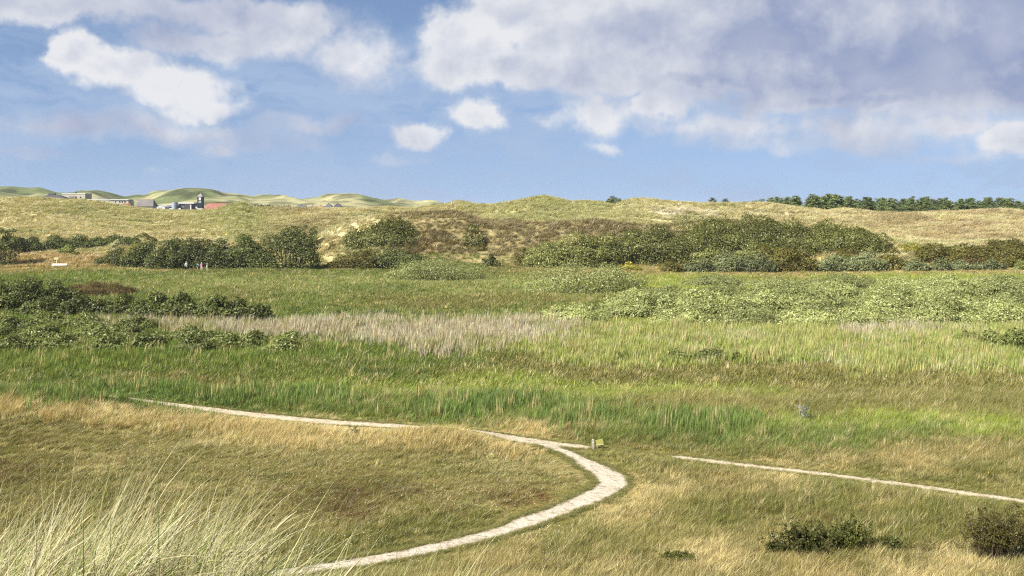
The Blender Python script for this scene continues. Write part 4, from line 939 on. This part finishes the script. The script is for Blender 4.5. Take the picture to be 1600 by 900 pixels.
# thatched house
yt = 545.0; r, xc, zb = house('thatched_house', 'white house under a steep grey thatched roof', 208, 240, yt)
x0, x1 = X(210, yt) - xc, X(238.5, yt) - xc; ze, zt = Zp(322.5, yt) - zb, Zp(311.8, yt) - zb
MB().box(x0 + .5, x1 - .5, .6, 7.4, -.5, ze + .1).build('wall', M['render_white'], r)
mb = MB(); hip(mb, x0 - .2, x1 + .4, 0, 8, ze, zt, 1.3, 3.6); rf = mb.build('roof', M['thatch_grey'], r)
MB().box(x0 + 1.0, x1 - 1.0, 3.5, 4.5, zt - .05, zt + .35).build('ridge', M['ridge_sand'], rf)
for q in (213.5, 220, 228, 234): window(r, X(q, yt) - xc, X(q + 2.6, yt) - xc, ze - .9, ze - .02, .6)
# small white house
r, xc, zb = house('white_cottage', 'small white gabled cottage beside the thatched house', 238, 259, V_)
x0, x1, xp = X(238, V_) - xc, X(258, V_) - xc, X(249, V_) - xc; ze, zt = Zp(323.5, V_) - zb, Zp(320, V_) - zb
MB().add([(x0,0,-.5),(x1,0,-.5),(x1,7,-.5),(x0,7,-.5),(x0,0,ze-.3),(x0+2.2,0,ze),(xp,0,zt),(x1-.6,0,ze+.3),(x1,0,ze-.6),(x0,7,ze-.3),(x0+2.2,7,ze),(xp,7,zt),(x1-.6,7,ze+.3),(x1,7,ze-.6)],
   [(0,1,8,7,6,5,4),(3,9,10,11,12,13,2),(0,4,9,3),(1,2,13,8)]).build('wall', M['render_white'], r)
MB().add([(x0-.2,-.2,ze-.25),(x0+2.2,-.2,ze+.06),(xp,-.2,zt+.08),(x1-.6,-.2,ze+.36),(x1+.2,-.2,ze-.6),(x0-.2,7.2,ze-.25),(x0+2.2,7.2,ze+.06),(xp,7.2,zt+.08),(x1-.6,7.2,ze+.36),(x1+.2,7.2,ze-.6)],
   [(i, i + 1, i + 6, i + 5) for i in range(4)]).build('roof', M['render_white'], r)
for q in (247.3, 250.8): window(r, X(q, V_) - xc, X(q + 1.9, V_) - xc, Zp(326.5, V_) - zb, Zp(324, V_) - zb, 0)
MB().box(xp - .15, xp + .15, 3, 3.3, zt - .3, zt + .8).build('chimney', M['render_cream'], r)
# modern building
ym = 575.0; r, xc, zb = house('modern_hall', 'modern pale building with a round glass tower and slanting dark end', 256, 304, ym)
c = lambda px: X(px, ym) - xc
d = lambda py: Zp(py, ym) - zb
MB().box(c(258), c(279), 0, 8, -.5, d(321)).build('wall', M['panel_blue'], r); MB().box(c(261), c(272), -.3, 8, d(321), d(319.6)).build('roof', M['trim_white'], r)
mb = MB(); mb.tube([(c(273.5), -.5, -.5), (c(273.5), -.5, d(316))], 1.7, 14); tw = mb.build('glass_tower', M['panel_blue'], r)
MB().box(c(278.5), c(302), .5, 9, -.5, d(318.2)).build('hall', M['slate_blue'], r); MB().box(c(277), c(303.5), -.4, 9.4, d(318.2), d(316.4)).build('hall_roof', M['trim_white'], r)
mb = MB(); mb.add([(c(284),-2,-.5),(c(304),-2,-.5),(c(304),.3,-.5),(c(284),.3,-.5),(c(291),-2,d(319)),(c(300),-2,d(318.6)),(c(300),.3,d(318.6)),(c(291),.3,d(319))], [(0,3,2,1),(4,5,6,7),(0,1,5,4),(1,2,6,5),(2,3,7,6),(3,0,4,7)]); mb.build('slanting_roof', M['slate_dark'], r)
MB().box(c(262), c(283), -.6, -.05, d(325), d(323)).build('window_band', M['window_dark'], r); MB().box(c(262), c(283), -.7, -.05, -.5, d(325.1)).build('plinth', M['render_white'], r)
for q in (280, 283, 286): window(r, c(q), c(q + 2), d(322), d(319), .5)
MB().box(c(299), c(300.6), -2.12, -2.0, -.5, d(320)).build('stripe', M['trim_white'], r)
MB().box(c(303.6), c(308.2), 1, 6, -.5, d(321.5)).build('annex', M['render_white'], r)
# clock tower
yw = 550.0; r, xc, zb = house('clock_tower', 'dark navy clock tower with a pale pyramid roof', 308, 316.5, yw, 'tower')
hw = (X(316.2, yw) - X(308.2, yw)) / 2; ze, zt = Zp(307.3, yw) - zb, Zp(302, yw) - zb
MB().box(-hw, hw, 0, 2 * hw, -.5, ze).build('shaft', M['tower_navy'], r)
mb = MB(); e = .35; mb.add([(-hw-e,-e,ze),(hw+e,-e,ze),(hw+e,2*hw+e,ze),(-hw-e,2*hw+e,ze),(0,hw,zt)], [(0,3,2,1),(0,1,4),(1,2,4),(2,3,4),(3,0,4)]); rf = mb.build('roof', M['roof_lead'], r)
mb = MB(); mb.tube([(0, hw, zt - .15), (0, hw, zt + .7)], [.08, .03], 5); mb.build('finial', M['roof_lead'], rf)
MB().box(-.62, .62, -.09, .03, Zp(312.6, yw) - zb, Zp(308.4, yw) - zb).build('louvre', M['trim_white'], r)
def disc(mb, cx, z, rad_, y0, y1, k=16):
    mb.add([(cx + rad_ * math.cos(2 * math.pi * i / k), y0, z + rad_ * math.sin(2 * math.pi * i / k)) for i in range(k)] + [(cx + rad_ * math.cos(2 * math.pi * i / k), y1, z + rad_ * math.sin(2 * math.pi * i / k)) for i in range(k)],
       [tuple(range(k))[::-1], tuple(range(k, 2 * k))] + [(i, (i + 1) % k, k + (i + 1) % k, k + i) for i in range(k)])
zc_ = Zp(315.3, yw) - zb; mb = MB(); disc(mb, 0, zc_, .68, -.09, .03); cf = mb.build('clock_face', M['trim_white'], r)
mb = MB(); disc(mb, 0, zc_, .34, -.14, -.085); mb.box(-.05, .05, -.16, -.1, zc_, zc_ + .6); mb.build('clock_hands', M['tower_navy'], cf)
MB().box(-hw - .2, hw + .2, -.25, 2 * hw + .2, -.5, Zp(325.6, yw) - zb).build('plinth', M['render_white'], r)
# red roof
r, xc, zb = house('red_roofed_house', 'long house with a big red tiled roof beside the clock tower', 316, 356, V_)
x0, x1 = X(317, V_) - xc, X(356, V_) - xc; ze, zt = Zp(327.5, V_) - zb, Zp(317.5, V_) - zb
MB().box(x0 + .3, x1 - .3, .6, 8.4, -.5, ze + .1).build('wall', M['brick_orange'], r); mb = MB(); hip(mb, x0, x1, 0, 9, ze, zt, 1.6, 4.3); rf = mb.build('roof', M['tile_red'], r)
MB().box(x0 + 1.8, x1 - 1.8, 4.2, 4.8, zt - .05, zt + .2).build('ridge', M['brick_brown'], rf)
# right part of the village
yr = 640.0
def cottage(px0, px1, pe, pt_, wall, roof, name, label, hipped=1.0, wins=2):
    r, xc, zb = house(name, label, px0, px1, yr); x0, x1 = X(px0, yr) - xc, X(px1, yr) - xc; ze, zt = Zp(pe, yr) - zb, Zp(pt_, yr) - zb
    MB().box(x0 + .25, x1 - .25, .4, 7.6, -.5, ze + .08).build('wall', M[wall], r); mb = MB(); hip(mb, x0, x1, 0, 8, ze, zt, hipped, 3.8); rf = mb.build('roof', M[roof], r)
    MB().box((x0 + x1) / 2 - .3, (x0 + x1) / 2 + .3, 3.7, 4.3, zt - .4, zt + .6).build('chimney', M['brick_brown'], rf)
    for q in range(wins):
        xm = x0 + (q + .5) / wins * (x1 - x0); window(r, xm - .6, xm + .6, ze - 1.3, ze - .1, .4)
cottage(451, 461, 326, 324, 'brick_orange', 'tile_red', 'red_cottage', 'little orange brick cottage beside the dark trees', .6, 1)
cottage(460, 478.5, 325, 320.2, 'brick_orange', 'slate_blue', 'blue_roofed_house', 'house with a broad blue-grey roof beside the dark trees', 1.4, 2)
cottage(480, 493, 323.5, 321.2, 'render_white', 'roof_lead', 'white_house', 'white house with a pale low roof past the blue-grey roof', .8, 3)
cottage(493, 506, 324.5, 321.5, 'render_white', 'tile_red', 'white_house', 'white house with a reddish roof among the far cottages', .8, 2)
cottage(505, 519, 325, 318.6, 'render_white', 'slate_blue', 'grey_gabled_house', 'house with a steep grey-blue roof in the far cluster', 2.0, 2)
cottage(518, 535, 326, 318.4, 'brick_brown', 'slate_dark', 'dark_gabled_house', 'dark-roofed house ending the far cluster', 2.4, 2)

# ------------------------------------------------------------------ walkers
SK = plain('skin', lin(206, 160, 130), .6, .05, 8)
def cloth(n, c): return plain(n, lin(*c) * .75, .9, .08, 12, .1)
CL = {'white': cloth('white_cotton', (240, 240, 238)), 'teal': cloth('pale_teal_cotton', (190, 220, 222)), 'pink': cloth('pink_cotton', (222, 176, 184)), 'red': cloth('red_canvas', (164, 40, 62)), 'navy': cloth('dark_denim', (44, 48, 62)),
      'cream': cloth('cream_cotton', (232, 228, 206)), 'grey': cloth('grey_cotton', (150, 150, 148)), 'black': cloth('black_canvas', (26, 26, 30)), 'green': cloth('dark_teal_canvas', (54, 92, 96)), 'hair_grey': cloth('pale_hair', (206, 200, 190)), 'hair_dark': cloth('dark_hair', (58, 44, 36))}
def person(px, py, hgt, shirt, trousers, hair, label, rz, stride=0.12, pack=None, hat=None, shorts=False):
    x_, y_ = flat_at(px, py); k = hgt / 1.75
    root = thing('person', (x_, y_, gz(x_, y_)), label, 'person', None, rz)
    J = {'pelvis': (0, 0, .95, .125, .095), 'waist': (0, 0, 1.08, .12, .085), 'chest': (0, 0, 1.28, .16, .10), 'neckb': (0, 0, 1.46, .075, .065), 'neck': (0, -.01, 1.52, .052, .052), 'head': (0, -.02, 1.63, .078, .095), 'crown': (0, -.01, 1.72, .062, .075)}
    E = [('pelvis','waist'),('waist','chest'),('chest','neckb'),('neckb','neck'),('neck','head'),('head','crown')]
    for s_, S in ((-1, 'l'), (1, 'r')):
        f_ = s_ * stride
        J.update({'hip'+S: (s_*.09, 0, .90, .088, .088), 'knee'+S: (s_*.095, -.03 - f_ * .7, .50, .058, .058), 'ankle'+S: (s_*.095, .03 - f_ * 1.5, .09, .042, .042), 'toe'+S: (s_*.10, -.13 - f_ * 1.5, .035, .034, .030),
          'sh'+S: (s_*.185, 0, 1.42, .062, .058), 'el'+S: (s_*.235, .03 + f_ * .5, 1.14, .044, .044), 'wr'+S: (s_*.225, -.05 + f_ * .9, .91, .030, .030), 'palm'+S: (s_*.222, -.07 + f_ * .95, .84, .034, .018)})
        E += [('pelvis','hip'+S),('hip'+S,'knee'+S),('knee'+S,'ankle'+S),('ankle'+S,'toe'+S),('neckb','sh'+S),('sh'+S,'el'+S),('el'+S,'wr'+S),('wr'+S,'palm'+S)]
    N = list(J); me = bpy.data.meshes.new('body'); me.from_pydata([J[n][:3] for n in N], [(N.index(a), N.index(b)) for a, b in E], [])
    tmp = bpy.data.objects.new('tmp', me); col.objects.link(tmp); md = tmp.modifiers.new('s', 'SKIN'); md.use_smooth_shade = True
    for i, n in enumerate(N): me.skin_vertices[0].data[i].radius = J[n][3:]
    me.skin_vertices[0].data[0].use_root = True
    sb = tmp.modifiers.new('u', 'SUBSURF'); sb.levels = sb.render_levels = 1
    bpy.context.view_layer.update(); dg = bpy.context.evaluated_depsgraph_get(); bm_ = bpy.data.meshes.new_from_object(tmp.evaluated_get(dg)); bpy.data.objects.remove(tmp)
    mb = MB(); mb.v = [tuple(v.co) for v in bm_.vertices]; mb.f = [list(p.vertices) for p in bm_.polygons]; mb.mi = []
    for p in bm_.polygons:
        c_ = p.center; arm = abs(c_.x) > .19 and c_.z > .7
        mb.mi.append(0 if c_.z > 1.485 or (arm and c_.z < 1.12) else 1 if (c_.z > .93 or arm) else (0 if shorts and .10 < c_.z < .50 else 3 if c_.z < .085 else 2))
    for s_, S in ((-1, 'l'), (1, 'r')):                       # five fingers, slightly curled, the thumb off the side of the palm
        px_, py_, pz_ = J['palm' + S][:3]
        for q, (oy, ln) in enumerate(((-.027, .075), (-.010, .085), (.008, .080), (.024, .062))):
            mb.tube([(px_, py_ + oy, pz_ - .015), (px_ - s_ * .006, py_ + oy - .006, pz_ - .02 - ln * .55), (px_ - s_ * .022, py_ + oy - .012, pz_ - .02 - ln)], [.0095, .0085, .007], 6, 0)
        mb.tube([(px_, py_ - .025, pz_ + .03), (px_ - s_ * .008, py_ - .05, pz_ - .005), (px_ - s_ * .016, py_ - .058, pz_ - .035)], [.011, .010, .008], 6, 0)
        mb.ball((s_ * .030, -.108, 1.645), .011, 4, 6, 5); mb.ball((s_ * .082, -.01, 1.635), (.014, .026, .034), 0, 6, 5)
    mb.add([(-.014, -.105, 1.605), (.014, -.105, 1.605), (0, -.135, 1.61), (0, -.108, 1.655)], [(0, 1, 2), (1, 3, 2), (3, 0, 2)], 0); mb.box(-.024, .024, -.110, -.100, 1.575, 1.583, 3)
    body = mb.build('body', [SK, CL[shirt], CL[trousers], CL['black'], CL['black']], root, smooth=True); body.scale = (k,) * 3
    h_ = MB(); h_.ball((0, .012, 1.675), (.098, .112, .098), 0, 12, 8); h_.v = [(a, b, c if not (b < -.03 and c < 1.69) else c + .05) for a, b, c in h_.v]
    o = h_.build('hair', CL[hair], root, smooth=True); o.scale = (k,) * 3
    if hat:
        h_ = MB(); h_.ball((0, .0, 1.72), (.112, .125, .075), 0, 12, 6); h_.tube([(0, -.02, 1.705), (0, -.02, 1.718)], [.185, .17], 14); o = h_.build('sun_hat', CL[hat], root, smooth=True); o.scale = (k,) * 3
    if pack:
        h_ = MB(); h_.ball((0, .19, 1.26), (.155, .10, .25), 0, 10, 8); h_.ball((0, .27, 1.17), (.11, .05, .11), 0, 8, 6)
        for s_ in (-1, 1): h_.tube([(s_ * .11, .14, 1.44), (s_ * .115, .02, 1.49), (s_ * .115, -.10, 1.38), (s_ * .13, -.04, 1.16), (s_ * .12, .12, 1.06)], .016, 5)
        o = h_.build('backpack', CL[pack], root, smooth=True); o.scale = (k,) * 3
person(291, 424.0, 1.80, 'white', 'navy', 'hair_grey', 'person in a white shirt and pale hat walking past the dark thicket', R(200), .14, None, 'white')
person(308.6, 424.2, 1.66, 'teal', 'grey', 'hair_dark', 'person in a pale teal top beside the one in red', R(150), .10, 'green')
person(315, 424.6, 1.76, 'pink', 'cream', 'hair_grey', 'person with a red backpack and cream trousers on the meadow path', R(15), .12, 'red')
person(323.5, 424.0, 1.42, 'cream', 'cream', 'hair_dark', 'smallest person in light clothes walking behind the others', R(110), .10, None, 'white')

# ------------------------------------------------------------------ signs, posts, bench
wood = plain('weathered_wood', lin(178, 168, 150) * .75, .95, .2, 9, .1, bump=.3); yel = plain('yellow_green_paint', lin(170, 168, 92) * .45, .5, .06, 6); wpaint = plain('bench_white', lin(236, 232, 220) * .9, .7, .05, 6); edge = plain('sign_edge', lin(226, 222, 160) * .6, .5, .05, 6)
x0, y0 = flat_at(926.5, 702); zb = gz(x0, y0)
mb = MB(); s_ = y0 / F
ph = 16 * s_ * 1.02; mb.box(-.055, .055, -.055, .055, -.3, ph - .03); mb.add([(-.055,-.055,ph-.03),(.055,-.055,ph-.03),(.055,.055,ph-.03),(-.055,.055,ph-.03),(0,0,ph+.01)], [(0,1,4),(1,2,4),(2,3,4),(3,0,4)])
root = thing('path_post', (x0, y0, zb), 'short weathered wooden post where the two paths meet', 'post'); mb.build('shaft', wood, root); MB().box(-.06, .06, -.06, .06, ph * .62, ph * .72).build('band', plain('post_band', lin(200, 196, 180) * .8), root)
x1, y1 = flat_at(937, 702); z1 = gz(x1, y1)
root = thing('yellow_sign', (x1, y1, z1), 'tilted yellow-green trail board beside the wooden post', 'sign', rz=R(8))
bw, bz = 11.5 * s_, 10.5 * s_
mb = MB(); mb.add([(-bw/2,-.05,bz-.10),(bw/2,-.05,bz-.06),(bw/2,.20,bz+.14),(-bw/2,.20,bz+.06),(-bw/2,-.06,bz-.075),(bw/2,-.06,bz-.035),(bw/2,.19,bz+.165),(-bw/2,.19,bz+.085)], [(0,3,2,1),(4,5,6,7),(0,1,5,4),(1,2,6,5),(2,3,7,6),(3,0,4,7)]); bd = mb.build('board', yel, root)
mb = MB(); mb.add([(-bw/2,-.068,bz-.11),(bw/2,-.068,bz-.07),(bw/2,-.062,bz-.03),(-bw/2,-.062,bz-.07),(-bw/2,.20,bz+.075),(bw/2,.20,bz+.155),(bw/2,.185,bz+.185),(-bw/2,.185,bz+.105)], [(0,1,2,3),(4,5,6,7)]); mb.build('rim', edge, bd)
for q in (-.3, .3): MB().box(q * bw - .025, q * bw + .025, .05, .10, -.3, bz).build('leg', wood, root)
# far trail sign and white bench
xb, yb = at(88.5, 416.0); zb = gz(xb, yb); root = thing('trail_sign', (xb, yb, zb), 'pale yellow trail sign on a slim post behind the white bench', 'sign')
q = yb / F; MB().box(-.07, .07, -.05, .05, -.3, 11.5 * q).build('post', plain('cream_post', lin(214, 206, 160) * .85), root); MB().box(-4.0 * q, 3.2 * q, -.11, -.052, 10.4 * q, 13.6 * q).build('board', edge, root)
xb, yb = at(92.5, 418.5); zb = gz(xb, yb); root = thing('white_bench', (xb, yb, zb), 'long low white bench at the edge of the dry bank', 'bench'); w2 = 11.5 * yb / F
MB().box(-w2, w2, -.24, -.02, .40, .46).build('seat', wpaint, root); MB().box(-w2, w2, .01, .23, .40, .46).build('seat', wpaint, root)
MB().box(-w2, w2, .25, .30, .62, .82).build('backrest', wpaint, root)
for q in (-.8, 0, .8):
    MB().box(q * w2 - .05, q * w2 + .05, -.2, .22, -.3, .397).build('leg', wpaint, root); MB().box(q * w2 - .04, q * w2 + .04, .235, .249, .30, .80).build('back_support', wpaint, root)

# ------------------------------------------------------------------ thin sea air
hm = bpy.data.materials.new('sea_air'); hm.use_nodes = True
t = NT(hm.node_tree); t.n.remove(t.n['Principled BSDF'])
pv = t.new('ShaderNodeVolumePrincipled'); pv.inputs['Color'].default_value = (0.80, 0.88, 1.0, 1); pv.inputs['Density'].default_value = 0.00009; pv.inputs['Anisotropy'].default_value = 0.2
t.l.new(pv.outputs[0], t.n['Material Output'].inputs['Volume'])
tag(MB().box(-3700, 3700, -3700, 3700, -14, 39).build('haze', hm), 'thin pale sea air over the whole valley', 'haze', kind='stuff')
